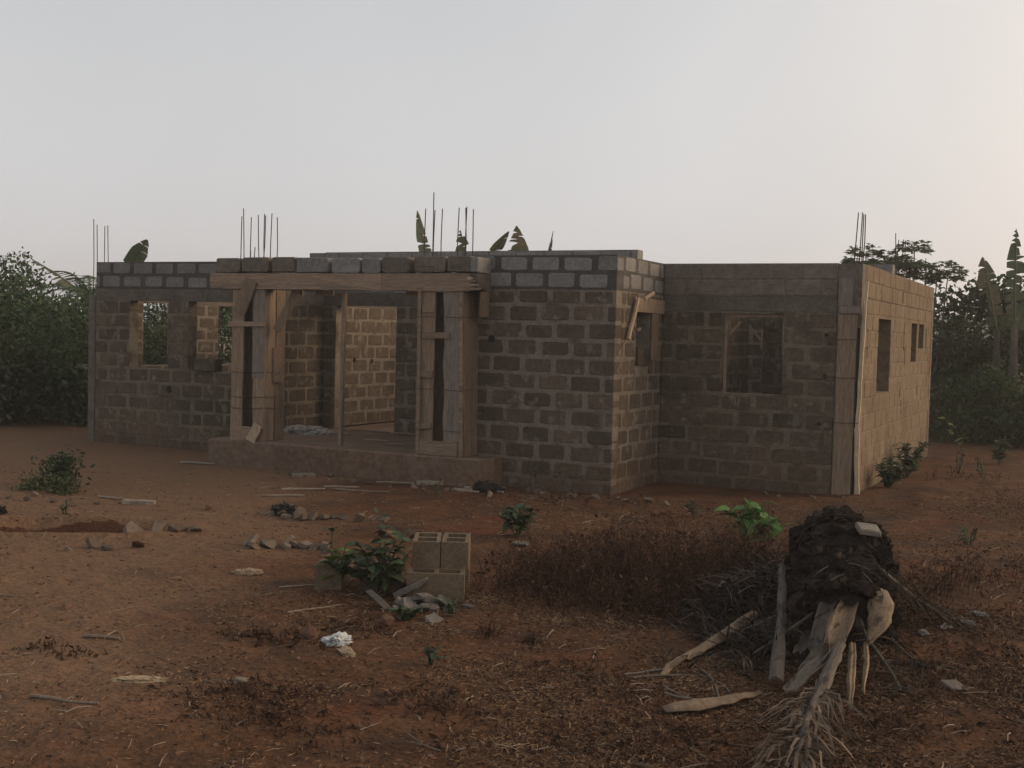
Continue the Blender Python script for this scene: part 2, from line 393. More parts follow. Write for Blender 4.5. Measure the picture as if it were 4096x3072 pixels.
BUDGET = [298]
LOOSE = {}                                           # courses past the limit: one mesh per material
def wall(o, du, dn, L, rows, openings=(), single=True, core_rows=None, D=0.225, name='wall', pitch=0.48, rec=0.006, u_start=0.0):
    """a block wall; rows: (z0, z1, style, first joint offset); openings: (u0, u1, z0, z1)"""
    du, dn = Vector((du[0], du[1], 0)), Vector((dn[0], dn[1], 0)); o = Vector((o[0], o[1], 0))
    rot = Matrix((du, -dn, Vector((0, 0, 1)))).transposed().to_4x4()
    def W(u, n_, z): return o + du * u + dn * n_ + Vector((0, 0, z))
    part = None
    styles = []
    for r_ in rows:
        if r_[2] not in styles: styles.append(r_[2])
    parts = {}
    for st in styles:                                # mortar body, cut by the openings
        zz = [r_ for r_ in rows if r_[2] == st]
        z0, z1 = min(r_[0] for r_ in zz), max(r_[1] for r_ in zz)
        mb = MB()
        cuts = sorted(set([u_start + 0.004, L - 0.004] + [q for op in openings for q in op[:2] if u_start + 0.004 < q < L - 0.004]))
        for a, b in zip(cuts[:-1], cuts[1:]):
            if b - a < 1e-4: continue
            mid = (a + b) / 2
            spans = [(z0, z1 - 0.004)]
            for (p0, p1, q0, q1) in openings:
                if p0 < mid < p1:
                    ns = []
                    for (s0, s1) in spans:
                        if q0 > s0: ns.append((s0, min(q0, s1)))
                        if q1 < s1: ns.append((max(q1, s0), s1))
                    spans = [s_ for s_ in ns if s_[1] - s_[0] > 1e-3]
            for (s0, s1) in spans:
                lo, hi = W(a, -rec, s0), W(b, -(D - rec), s1)
                mb.box((min(lo.x, hi.x), min(lo.y, hi.y), s0), (max(lo.x, hi.x), max(lo.y, hi.y), s1))
        mm = {'light': m_mortar, 'dull': m_mortar_dull, 'dark': m_mortar_dark, 'side': m_side_joint, 'smooth': m_side, 'lintel': m_concrete, 'pale': m_mortar, 'plaster': m_plaster}[st]
        parts[st] = hpart(mb, 'lintel' if st == 'lintel' else name, mm)
    for (z0, z1, st, off) in rows:
        if st == 'lintel': continue
        ju, jv = {'light': (0.052, 0.040), 'dull': (0.046, 0.034), 'dark': (0.070, 0.044), 'side': (0.009, 0.006), 'smooth': (0.003, 0.003), 'pale': (0.030, 0.022), 'plaster': (0.010, 0.010)}[st]
        bmat = {'light': m_block, 'dull': m_block, 'dark': m_block_top, 'side': m_side, 'smooth': m_side, 'pale': m_block_top, 'plaster': m_plaster}[st]
        u = u_start - off
        while u < L:
            a, b = max(u + ju / 2, u_start), min(u + pitch - ju / 2, L)
            if u_start < u + 0.02: a = u + ju / 2
            u += pitch
            a += rnd(-0.012, 0.012) if a > u_start + 0.01 else 0
            segs = [(a, b)]
            for (p0, p1, q0, q1) in openings:
                if min(q1, z1) - max(q0, z0) > 0.4 * (z1 - z0):
                    ns = []
                    for (s0, s1) in segs:
                        if p0 > s0: ns.append((s0, min(p0, s1)))
                        if p1 < s1: ns.append((max(p1, s0), s1))
                    segs = ns
            for (s0, s1) in segs:
                if s1 - s0 < 0.045: continue
                if st in ('light', 'dull', 'dark') and s1 - s0 > 0.3 and s1 < L - 0.02 and s0 > u_start + 0.02: s1 -= rnd(-0.012, 0.026); s0 += rnd(-0.012, 0.022)
                Lb, Hb = s1 - s0, (z1 - z0) - jv * (1 if st in ('side', 'smooth') else rnd(0.7, 1.25))
                me_ = block_mesh(Lb, Hb, R.randrange(3), bmat, D)
                mw = Matrix.Translation(W(s0, rnd(-0.0025, 0.0025), z0 + jv / 2 + (rnd(-0.003, 0.003) if st in ('side', 'smooth', 'plaster') else rnd(-.005, .005) + .006 * math.sin(s0 * 1.7 + z0 * 5)))) @ rot @ Matrix.Rotation(rnd(-0.006, 0.006) * (1 if st in ('side', 'smooth', 'plaster') else 2), 4, 'Y')
                if single and BUDGET[0] > 0:
                    BUDGET[0] -= 1
                    bo = bpy.data.objects.new('block', me_); COL.objects.link(bo)
                    bo.parent = parts[st]; bo.matrix_local = mw
                else:
                    mb = LOOSE.setdefault((bmat.name, parts[st]), [MB(), bmat, parts[st]])[0]
                    mb.add([mw @ v.co for v in me_.vertices], [tuple(p_.vertices) for p_ in me_.polygons])
    return parts

def courses(k0, k1, st, seed=0.0):                   # courses k1..k0 upward, alternating joints
    return [(zr(k), zr(k - 1), st, (0.24 if k % 2 else 0.0) + seed) for k in range(k1, k0 - 1, -1)]
T_ROWS = lambda st, s_=0.0: [(Z_LT, Z_T1, st, 0.05 + s_), (Z_T1, Z_TOP, st, 0.29 + s_)]
LINT = [(zr(0), Z_LT, 'lintel', 0)]
NX, PX, NY = (0, -1), (1, 0), (-1, 0)

# front wall of the room that stands forward (built first: it shows largest)
wall((-4.95, 0.0), (1, 0), NX, 2.314, courses(1, 11, 'light', 0.0) + [(zr(0), Z_LT, 'light', 0.10)] + T_ROWS('dark', 0.12))
# its right flank, with a small opening
wall((-2.636, 0.228), (0, 1), PX, 1.97, courses(1, 11, 'light', 0.12) + [(zr(0), Z_LT, 'light', 0.3)] + T_ROWS('dark', 0.16),
     openings=[(0.55, 1.06, 1.70, 2.45)], pitch=0.47)
# front wall of the right wing with a window
wall((-2.633, 1.826), (1, 0), NX, 2.483, courses(1, 11, 'dull', 0.06) + LINT + T_ROWS('plaster', 0.1), openings=[(0.90, 1.765, 1.345, 2.47)])
# front wall of the left wing, two windows
wall((-12.87, 0.937), (1, 0), NX, 4.0, courses(1, 11, 'dull', 0.18) + LINT + T_ROWS('dark', 0.3),
     openings=[(0.80, 1.68, 1.336, 2.506), (2.12, 3.10, 1.336, 2.506)])
# wall between left wing and porch, running to the back
wall((-8.87, 1.165), (0, 1), PX, 1.03, courses(1, 9, 'dull', 0.15) + LINT + T_ROWS('dark', 0.1))
# back wall of the porch with the door opening, one course higher than the rest
wall((-8.866, 2.2), (1, 0), NX, 5.676, courses(1, 9, 'light', 0.02) + LINT + T_ROWS('pale', 0.0) + [(Z_TOP, Z_HI, 'pale', 0.2)], openings=[(0.245, 1.455, 0.30, 2.506)])
wall((-9.20, 2.2), (1, 0), NX, 0.33, [(Z_TOP + .002, Z_HI - .01, 'pale', 0.0)], single=False)
# rooms behind, seen through the openings
wall((-8.87, 2.43), (0, 1), PX, 6.6, courses(1, 9, 'light', 0.05) + LINT + T_ROWS('pale'), single=True)
wall((-2.60, 5.7), (1, 0), NX, 2.54, courses(1, 9, 'dull', 0.05) + LINT + T_ROWS('pale') + [(Z_TOP, Z_HI, 'pale', 0.2)], openings=[(-0.1, 0.42, 0.2, 2.506)], single=False)
wall((-2.411, 2.43), (0, 1), PX, 3.26, courses(1, 9, 'dull', 0.05) + LINT + T_ROWS('pale'), single=False)
wall((-8.6, 7.6), (1, 0), NX, 8.5, courses(1, 9, 'light', 0.05) + LINT + T_ROWS('pale'), single=False)
wall((-12.795, 1.17), (0, 1), PX, 7.9, courses(1, 11, 'light', 0.05) + LINT + T_ROWS('pale'), openings=[(0.86, 1.72, 1.336, 2.506), (2.93, 3.90, 1.336, 2.506)], single=False)
wall((0.175, 9.1), (-1, 0), (0, 1), 13.0, courses(1, 11, 'light', 0.05) + LINT + T_ROWS('pale'), openings=[(3, 4, 1.336, 2.506), (8, 9.2, 1.336, 2.506)], single=False)
wall((-5.175, 2.195), (0, -1), NY, 1.97, courses(1, 11, 'light') + LINT + T_ROWS('pale'), single=False)
# right end wall: washed smooth, three narrow windows
wall((0.175, 2.055), (0, 1), PX, 6.82, courses(1, 11, 'smooth', 0.05) + [(zr(0), Z_LT, 'smooth', 0.3)] + T_ROWS('side', 0.1),
     openings=[(1.15, 2.25, 1.37, 2.462), (4.38, 4.99, 1.80, 2.46), (5.22, 5.84, 2.03, 2.462)], single=False)
for (key, par), (mb, m_, part) in list(LOOSE.items()):
    o = bpy.data.objects.new('block_courses', mb.mesh('block_courses', m_)); COL.objects.link(o)
    o.parent = part; o['kind'] = 'stuff'

# cast columns at the corners
mb = MB(); mb.box((-13.02, 0.925, -0.1), (-12.872, 1.168, 2.60)); mb.box((-13.02, 1.17, -0.1), (-12.80, 1.40, 2.6))
hpart(mb, 'column', m_concrete)
mb = MB(); mb.box((-0.148, 1.832, -0.1), (0.170, 2.053, 3.165)); hpart(mb, 'column', m_concrete)
# porch slab
mb = MB()
pts = [(-9.03, -0.50), (-7.6, -0.475), (-5.9, -0.49), (-4.62, -0.47), (-4.36, -0.40), (-4.26, -0.25), (-4.25, -0.004), (-4.96, -0.004), (-4.96, 2.195), (-8.865, 2.195), (-8.865, 0.93), (-9.03, 0.93)]
n_ = len(pts)
lo = [(x, y, -0.1) for x, y in pts]; md = [(x, y, 0.37) for x, y in pts]; hi = [(x + (0.02 if i in (0,) else 0), y + (0.02 if i < 6 else 0), 0.395) for i, (x, y) in enumerate(pts)]
mb.add(lo + md + hi, [tuple(range(2 * n_, 3 * n_))] + [q for i in range(n_) for q in ((i, (i + 1) % n_, n_ + (i + 1) % n_, n_ + i), (n_ + i, n_ + (i + 1) % n_, 2 * n_ + (i + 1) % n_, 2 * n_ + i))])
hpart(mb, 'porch_slab', m_slab)
mb = MB(); mb.box((-12.79, 1.17, 0.2), (-9.1, 8.9, 0.38)); mb.box((-8.86, 2.43, 0.2), (-0.05, 8.9, 0.38)); hpart(mb, 'floor', m_slab)
# porch beam, with a course of blocks standing on it
mb = MB(); mb.box((-9.05, -0.395, 2.67), (-4.50, -0.17, 2.905)); mb.box((-4.72, -0.168, 2.67), (-4.50, -0.002, 2.905)); mb.box((-9.05, -0.168, 2.67), (-8.83, 0.935, 2.905))
hpart(mb, 'beam', m_concrete)
bc = hpart(MB(), 'beam_course', m_plaster)
u = -9.02
for i, w_ in enumerate([0.47, 0.52, 0.43, 0.58, 0.50, 0.33, 0.47, 0.52, 0.40]):
    me_ = block_mesh(w_ - 0.02, 0.222, i % 3, m_plaster if i not in (3, 4, 5) else m_block_top)
    bo = bpy.data.objects.new('block', me_); COL.objects.link(bo); bo.parent = bc
    bo.matrix_local = Matrix.Translation((u, -0.40 + rnd(-0.006, 0.006), 2.912 + 0.011 * math.sin(i)))
    u += w_ + (0.05 if i in (1, 3, 6) else 0.015)
me_ = block_mesh(0.40, 0.222, 1, m_block_top)
bo = bpy.data.objects.new('block', me_); COL.objects.link(bo); bo.parent = bc
bo.matrix_local = Matrix.Translation((-4.50, -0.40, 2.912)) @ Matrix.Rotation(math.pi / 2, 4, 'Z')
for q in (1.45, 2.42, 3.7):                          # mortar plugs between those blocks
    mb = MB(); mb.box((-9.02 + q, -0.385, 2.908), (-9.02 + q + 0.10, -0.19, 3.12), jit=0.01); hpart(mb, 'mortar_plug', m_mortar_dark)

# bars sticking out of the columns
def bar(p0, p1, r_=0.0075):
    mb = MB(); a, b = Vector(p0), Vector(p1)
    bend = Vector((rnd(-0.012, 0.012), rnd(-0.012, 0.012), 0))
    mb.tube([a, a.lerp(b, 0.5) + bend, b], r_, 5); hpart(mb, 'reinforcing_bar', m_rust)
for (x0, x1, y, z1) in ((-12.993, -13.005, 1.0, 3.938), (-12.90, -12.925, 1.0, 3.84), (-12.84, -12.86, 1.12, 3.825), (-12.73, -12.79, 1.12, 3.833)):
    bar((x0, y, 2.5), (x1, y, z1))
for (px, z1, lean, y) in ((-8.58, 3.76, 0.01, -.36), (-8.51, 3.88, -.03, -.36), (-8.58, 3.77, 0.01, -.14), (-8.47, 3.24, .03, -.3), (-8.36, 3.3, 0.0, -.3), (-8.30, 3.78, 0.05, -.2), (-8.27, 3.78, -0.04, -.3), (-8.22, 3.80, -0.02, -.24), (-8.20, 3.82, 0.02, -.14), (-8.08, 3.76, 0.0, -.14)):
    bar((px, y, 2.88), (px + lean, y, z1))
for (px, z1, lean, y) in ((-5.36, 3.80, 0.0, -.36), (-5.235, 4.02, 0.0, -.36), (-5.35, 3.8, 0.01, -.14), (-5.22, 3.82, 0.0, -.14), (-4.83, 3.80, 0.0, -.36), (-4.73, 3.81, 0.02, -.36), (-4.84, 3.82, -0.01, -.14), (-4.73, 3.80, 0.0, -.14)):
    bar((px, y, 2.88), (px + lean, y, z1))
for (x0, x1, y, z1) in ((0.022, 0.062, 1.95, 3.863), (0.10, 0.12, 1.93, 3.86), (0.12, 0.125, 2.0, 3.845), (0.145, 0.16, 1.93, 3.834)):
    bar((x0, y, 3.1), (x1, y, z1))
for (y0, y1, z1) in ((5.19, 5.10, 3.86), (5.34, 5.43, 3.78), (5.92, 5.91, 3.826), (6.07, 6.12, 3.828), (8.6, 8.6, 3.7), (8.8, 8.75, 3.6)):
    bar((0.06, y0, 3.1), (0.06, y1, z1))
for (px, y) in ((-5.29, -.36), (-4.85, -.36)):       # stirrups
    mb = MB(); mb.box((px - 0.09, y - 0.075, 2.99), (px + 0.13, y - 0.068, 2.998)); hpart(mb, 'stirrup', m_rust)
# putlog holes, near-black discs on the wall face standing for the shade inside
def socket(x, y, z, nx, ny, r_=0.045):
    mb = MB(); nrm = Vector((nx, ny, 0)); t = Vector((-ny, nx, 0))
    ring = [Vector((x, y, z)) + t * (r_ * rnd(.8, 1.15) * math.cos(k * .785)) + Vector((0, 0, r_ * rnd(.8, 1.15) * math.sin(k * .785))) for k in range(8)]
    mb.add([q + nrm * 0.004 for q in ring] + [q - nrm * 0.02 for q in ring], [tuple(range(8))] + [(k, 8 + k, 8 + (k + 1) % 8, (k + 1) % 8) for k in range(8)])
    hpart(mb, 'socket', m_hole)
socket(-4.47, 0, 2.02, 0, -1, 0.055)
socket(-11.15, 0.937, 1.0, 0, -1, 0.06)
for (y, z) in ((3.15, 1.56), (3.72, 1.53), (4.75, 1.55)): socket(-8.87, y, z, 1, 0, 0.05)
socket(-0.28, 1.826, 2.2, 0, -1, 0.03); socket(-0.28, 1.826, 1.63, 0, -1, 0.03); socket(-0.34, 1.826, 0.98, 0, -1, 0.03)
# open vertical joints in the washed end wall
for (y, z0, z1) in ((2.35, 1.9, 2.3), (5.6, 2.0, 2.46), (5.75, 1.75, 2.05), (5.4, 1.25, 1.5), (7.3, 1.2, 1.55), (5.55, 0.95, 1.2), (7.2, 0.85, 1.1), (8.2, 1.9, 2.4), (5.35, 2.75, 2.94)):
    mb = MB(); mb.box((0.150, y - .011, z0), (0.1795, y + .011, z1), jit=.003); hpart(mb, 'open_joint', m_side_joint)
# chalk marks
def chalk(strokes, o, du, s_=1.0):
    mb = MB(); du = Vector((du[0], du[1], 0)); nrm = Vector((du.y, -du.x, 0))
    for st in strokes:
        mb.tube([Vector(o) + du * (a * s_) + Vector((0, 0, b * s_)) + nrm * 0.003 for a, b in st], 0.0035, 4)
    hpart(mb, 'chalk_mark', m_chalk)
chalk([[(0, .28), (0, .13), (.115, .13)], [(.08, .21), (.2, .21), (.2, .02), (.07, .02)]], (-7.26, 2.196, 1.44), (1, 0))
chalk([[(0, .12), (.03, 0)], [(.04, .13), (.0, .05), (.10, .0)], [(0.07, .08), (.10, .12)]], (-11.02, 0.934, 1.50), (1, 0), 0.9)
chalk([[(0, .10), (.02, .0), (.06, .01), (.06, .10), (.04, -.03)]], (-1.52, 1.823, 1.19), (1, 0))
chalk([[(0, .09), (.06, .1), (.08, .05), (.05, 0), (.0, .0)]], (-1.30, 1.823, 1.19), (1, 0))

# ------------------------------------------------------------------ timber formwork
def plank(parent, name, a, b, w, t, face, m_, wav=0.0, n=6, taper=None):
    """a board from a to b, width w across, thickness t along `face` (its visible normal); wavy sawn edges"""
    a, b, face = Vector(a), Vector(b), Vector(face).normalized()
    d = (b - a).normalized(); side = d.cross(face).normalized()
    e0 = [rnd(-wav, wav) for _ in range(n + 1)]; e1 = [rnd(-wav, wav) for _ in range(n + 1)]
    vs_, fs_ = [], []
    for i in range(n + 1):
        c = a.lerp(b, i / n); bow = face * rnd(-0.003, 0.003)
        ww = w if taper is None else w * (1 + (taper - 1) * i / n)
        for (s_, k) in ((-1, e0[i]), (1, e1[i])):
            for q in (0, -t):
                vs_.append(c + side * (s_ * ww / 2 + k) + face * q + bow)
    for i in range(n):
        j = i * 4
        for (p_, q_) in ((0, 1), (1, 3), (3, 2), (2, 0)):
            fs_.append((j + p_, j + q_, j + 4 + q_, j + 4 + p_))
    fs_ += [(0, 2, 3, 1), (4 * n, 4 * n + 1, 4 * n + 3, 4 * n + 2)]
    mb = MB(); mb.add(vs_, fs_)
    me_ = mb.mesh(name, m_)
    bm_ = bmesh.new(); bm_.from_mesh(me_); bmesh.ops.recalc_face_normals(bm_, faces=bm_.faces); bm_.to_mesh(me_); bm_.free()
    o = bpy.data.objects.new(name, me_); COL.objects.link(o)
    o.parent = parent; o.matrix_local = Matrix.Translation(-Vector(parent.location))
    return o
def wire(parent, pts, r_=0.004):
    mb = MB(); mb.tube(pts, r_, 4)
    o = bpy.data.objects.new('tie_wire', mb.mesh('tie_wire', m_wire)); COL.objects.link(o)
    o.parent = parent; o.matrix_local = Matrix.Translation(-Vector(parent.location))
F, RS = (0, -1, 0), (1, 0, 0)

# column at the left of the porch
c1 = empty('column_formwork', (-8.39, -0.2, 0.4))
tag(c1, 'plank column formwork with a slanted board at the left end of the porch beam', 'formwork', 'column formwork of the porch')
plank(c1, 'plank', (-8.585, -0.405, 0.40), (-8.575, -0.400, 2.66), 0.215, 0.03, F, m_wood_v, 0.008)
plank(c1, 'plank', (-8.185, -0.402, 1.33), (-8.19, -0.402, 2.66), 0.225, 0.03, F, m_wood_grey, 0.007)
plank(c1, 'plank', (-8.175, -0.396, 0.40), (-8.18, -0.396, 1.36), 0.20, 0.03, F, m_wood_v, 0.010)
plank(c1, 'plank', (-8.075, -0.27, 0.40), (-8.075, -0.27, 2.66), 0.25, 0.03, RS, m_wood_v, 0.006)
plank(c1, 'plank', (-8.068, -0.02, 0.40), (-8.070, -0.02, 2.66), 0.22, 0.03, RS, m_wood_v, 0.006)
plank(c1, 'plank', (-8.68, -0.24, 0.40), (-8.68, -0.24, 2.66), 0.26, 0.03, (-1, 0, 0), m_wood_v, 0.006)
plank(c1, 'plank', (-8.38, -0.09, 0.40), (-8.38, -0.09, 2.66), 0.54, 0.03, (0, 1, 0), m_wood_v, 0.006)
plank(c1, 'short_board', (-8.035, -0.10, 1.28), (-8.04, -0.11, 1.80), 0.20, 0.03, RS, m_wood_h, 0.006)
plank(c1, 'cleat', (-8.735, -0.437, 2.14), (-8.05, -0.437, 2.15), 0.075, 0.03, F, m_wood_h, 0.004)
plank(c1, 'diagonal_board', (-8.52, -0.462, 2.30), (-8.30, -0.462, 2.80), 0.22, 0.025, F, m_wood_v, 0.004)
plank(c1, 'bottom_board', (-8.66, -0.437, 0.50), (-8.20, -0.437, 0.495), 0.21, 0.03, F, m_wood_h, 0.010)
plank(c1, 'offcut', (-8.24, -0.50, 0.40), (-8.13, -0.455, 0.64), 0.16, 0.03, F, m_wood_pale, 0.008)
for z in (1.42, 0.88, 1.05):
    wire(c1, [(-8.70, -0.41, z), (-8.45, -0.415, z - 0.015), (-8.08, -0.41, z + 0.01), (-8.06, -0.1, z)])

# column at the right of the porch
c2 = empty('column_formwork', (-5.03, -0.2, 0.4))
tag(c2, 'plank column formwork with a ladder of cleats at the right end of the porch beam', 'formwork', 'column formwork of the porch')
plank(c2, 'plank', (-5.265, -0.402, 0.40), (-5.27, -0.402, 2.66), 0.235, 0.03, F, m_wood_v, 0.006)
plank(c2, 'edge_batten', (-5.365, -0.436, 0.40), (-5.385, -0.436, 2.66), 0.055, 0.03, F, m_wood_h, 0.003)
plank(c2, 'plank', (-4.83, -0.402, 0.40), (-4.885, -0.402, 2.66), 0.265, 0.03, F, m_wood_grey, 0.016, n=9)
plank(c2, 'edge_batten', (-4.69, -0.412, 0.40), (-4.745, -0.412, 2.66), 0.05, 0.035, F, m_wood_h, 0.004)
plank(c2, 'plank', (-4.66, -0.27, 0.40), (-4.70, -0.27, 2.66), 0.235, 0.03, RS, m_wood_v, 0.006)
plank(c2, 'plank', (-4.655, -0.04, 0.40), (-4.695, -0.04, 2.66), 0.21, 0.03, RS, m_wood_v, 0.006)
plank(c2, 'plank', (-5.05, -0.06, 0.40), (-5.05, -0.06, 2.66), 0.62, 0.03, (0, 1, 0), m_wood_v, 0.006)
plank(c2, 'plank', (-5.39, -0.24, 0.40), (-5.39, -0.24, 2.66), 0.24, 0.03, (-1, 0, 0), m_wood_v, 0.006)
plank(c2, 'bottom_board', (-5.33, -0.437, 0.50), (-4.74, -0.437, 0.505), 0.20, 0.03, F, m_wood_h, 0.006)
plank(c2, 'cleat', (-5.33, -0.437, 2.05), (-4.90, -0.437, 2.055), 0.085, 0.03, F, m_wood_h, 0.003)
plank(c2, 'cleat', (-5.335, -0.437, 2.42), (-5.14, -0.437, 2.42), 0.11, 0.025, F, m_wood_v, 0.003)
plank(c2, 'cleat', (-5.34, -0.437, 1.52), (-5.15, -0.437, 1.515), 0.09, 0.025, F, m_wood_v, 0.003)
plank(c2, 'cleat', (-5.335, -0.437, 0.78), (-5.16, -0.437, 0.81), 0.07, 0.025, F, m_wood_v, 0.003)
for z in (1.30, 0.74, 2.3):
    wire(c2, [(-5.40, -0.44, z), (-5.1, -0.445, z + 0.015), (-4.68, -0.43, z), (-4.655, -0.1, z + 0.02)])

# boards in front of the porch beam
bf = empty('beam_formwork', (-6.8, -0.44, 2.67))
tag(bf, 'long shuttering boards nailed along the porch beam, right end splintered', 'formwork')
plank(bf, 'board', (-9.10, -0.432, 2.785), (-6.02, -0.430, 2.782), 0.235, 0.03, F, m_wood_h, 0.006, n=16)
plank(bf, 'board', (-6.015, -0.434, 2.780), (-4.62, -0.432, 2.778), 0.235, 0.03, F, m_wood_h, 0.005, n=10)
for (dz, x1) in ((-0.085, -4.44), (-0.03, -4.47), (0.02, -4.52), (0.06, -4.56)):   # splinters at the broken end
    plank(bf, 'splinter', (-4.63, -0.4325, 2.778 + dz), (x1, -0.432, 2.776 + dz), 0.055, 0.026, F, m_wood_pale if dz > 0.04 else m_wood_h, 0.002, n=3, taper=0.3)
plank(bf, 'bottom_board', (-9.0, -0.28, 2.668), (-4.5, -0.28, 2.668), 0.22, 0.025, (0, 0, -1), m_wood_h, 0.004)
plank(bf, 'hanging_board', (-4.50, -0.155, 2.32), (-4.50, -0.155, 2.665), 0.24, 0.025, RS, m_wood_v, 0.004)
plank(bf, 'brace', (-7.98, -0.25, 2.05), (-7.62, -0.25, 2.66), 0.13, 0.03, F, m_wood_v, 0.004)
plank(bf, 'prop', (-6.80, -0.24, 0.40), (-6.78, -0.24, 2.64), 0.06, 0.05, F, m_wood_v, 0.004)
for (x0, x1) in ((-7.75, -7.55), (-7.3, -7.0), (-5.75, -5.5)):
    plank(bf, 'cleat', (x0, -0.20, 2.63), (x1, -0.20, 2.625), 0.07, 0.03, F, m_wood_h, 0.004)

# corner of the right wing
cf = empty('corner_formwork', (0.03, 1.8, 0))
tag(cf, 'tall shuttering boards with a pale split batten at the right front corner', 'formwork')
plank(cf, 'board', (0.0, 1.800, -0.02), (0.005, 1.803, 2.49), 0.25, 0.025, F, m_wood_v, 0.006, n=10)
plank(cf, 'board', (-0.035, 1.801, 2.60), (-0.035, 1.803, 2.97), 0.19, 0.025, F, m_wood_grey, 0.004)
plank(cf, 'cleat', (-0.11, 1.772, 2.545), (0.19, 1.772, 2.54), 0.095, 0.03, F, m_wood_grey, 0.003)
plank(cf, 'batten', (0.205, 1.77, 2.03), (0.235, 1.77, 2.93), 0.055, 0.04, F, m_batten, 0.006, n=7)
plank(cf, 'batten', (0.185, 1.77, 0.95), (0.205, 1.77, 2.03), 0.050, 0.04, F, m_batten, 0.006, n=7)
plank(cf, 'batten', (0.215, 1.765, -0.02), (0.185, 1.77, 0.95), 0.060, 0.035, F, m_batten, 0.009, n=7)
plank(cf, 'batten', (0.150, 1.79, -0.02), (0.158, 1.79, 2.3), 0.03, 0.03, F, m_hole, 0.006, n=7)  # not timber: dark strip painting the shaded gap beside the pale batten
for z in (0.95, 1.62, 2.2): plank(cf, 'wedge', (0.205, 1.90, z), (0.205, 1.90, z + 0.28), 0.10, 0.025, RS, m_wood_v, 0.01, n=3)
for z in (1.63, 1.02, 2.15): wire(cf, [(-0.3, 1.82, z), (-0.05, 1.79, z - 0.01), (0.2, 1.765, z)])
mb = MB()
# far corner batten of the end wall
ff = empty('corner_batten', (0.2, 8.87, 0))
tag(ff, 'thin upright batten on the far corner of the right end wall', 'batten')
plank(ff, 'batten', (0.185, 8.86, 0), (0.185, 8.86, 2.7), 0.06, 0.03, RS, m_wood_v, 0.006)

# lintel boards over the small side opening
sf = empty('lintel_formwork', (-2.6, 1.1, 2.4))
tag(sf, 'boards and a slanting stick over the small opening beside the inner corner', 'formwork')
plank(sf, 'board', (-2.605, 0.62, 2.545), (-2.603, 1.80, 2.54), 0.195, 0.03, RS, m_wood_h, 0.004)
plank(sf, 'stick', (-2.57, 0.36, 2.07), (-2.56, 0.66, 2.63), 0.05, 0.03, RS, m_wood_pale, 0.004)
plank(sf, 'stick', (-2.58, 0.95, 2.63), (-2.55, 1.24, 2.73), 0.035, 0.03, RS, m_wood_pale, 0.003)
plank(sf, 'stick', (-2.60, 0.74, 2.19), (-2.62, 0.92, 2.22), 0.03, 0.03, RS, m_wood_v, 0.003)
plank(sf, 'upright', (-2.606, 1.45, 1.78), (-2.606, 1.45, 2.44), 0.26, 0.02, RS, m_wood_v, 0.004)
# loose block set in that opening
def plain_block(name, loc, rz, size, m_, rx=0.0, ry=0.0):
    L_, D_, H_ = size
    mb = MB(); bm_ = bmesh.new(); bmesh.ops.create_cube(bm_, size=1)
    bmesh.ops.scale(bm_, vec=size, verts=bm_.verts); bmesh.ops.bevel(bm_, geom=bm_.edges[:], offset=0.010, segments=1, affect='EDGES')
    for v in bm_.verts: v.co += Vector((rnd(-.004, .004), rnd(-.004, .004), rnd(-.004, .004)))
    me_ = bpy.data.meshes.new(name); bm_.to_mesh(me_); bm_.free(); me_.materials.append(m_)
    o = link(name, me_); o.location = (loc[0], loc[1], loc[2] + H_ / 2); o.rotation_euler = (rx, ry, rz)
    return o
tag(plain_block('loose_block', (-2.72, 1.05, 1.702), 0, (0.21, 0.44, 0.27), m_block), 'single block standing in the small opening beside the inner corner', 'block')
tag(plain_block('loose_block', (-10.35, 0.99, 1.338), 0.05, (0.42, 0.225, 0.215), m_block), 'dark block laid in the left wing window next to the porch column', 'block')

# stick frame in the right window
wf = empty('window_frame', (-1.3, 1.85, 1.35))
tag(wf, 'rough stick frame with two crossed struts in the right front window', 'frame')
plank(wf, 'head_stick', (-1.735, 1.87, 2.445), (-0.87, 1.87, 2.44), 0.035, 0.03, F, m_wood_v, 0.004)
plank(wf, 'side_stick', (-1.70, 1.875, 1.35), (-1.705, 1.875, 2.43), 0.035, 0.03, F, m_stick, 0.004)
plank(wf, 'side_stick', (-0.885, 1.875, 1.9), (-0.885, 1.875, 2.43), 0.025, 0.03, F, m_wood_v, 0.004)
plank(wf, 'strut', (-1.69, 1.92, 2.14), (-1.50, 1.92, 2.36), 0.03, 0.025, F, m_wood_h, 0.003)
plank(wf, 'strut', (-1.39, 1.92, 2.31), (-1.20, 1.92, 2.09), 0.03, 0.025, F, m_stick, 0.003)
plank(wf, 'strut', (-1.20, 1.93, 1.98), (-1.20, 1.93, 2.26), 0.022, 0.02, F, m_wood_v, 0.003)

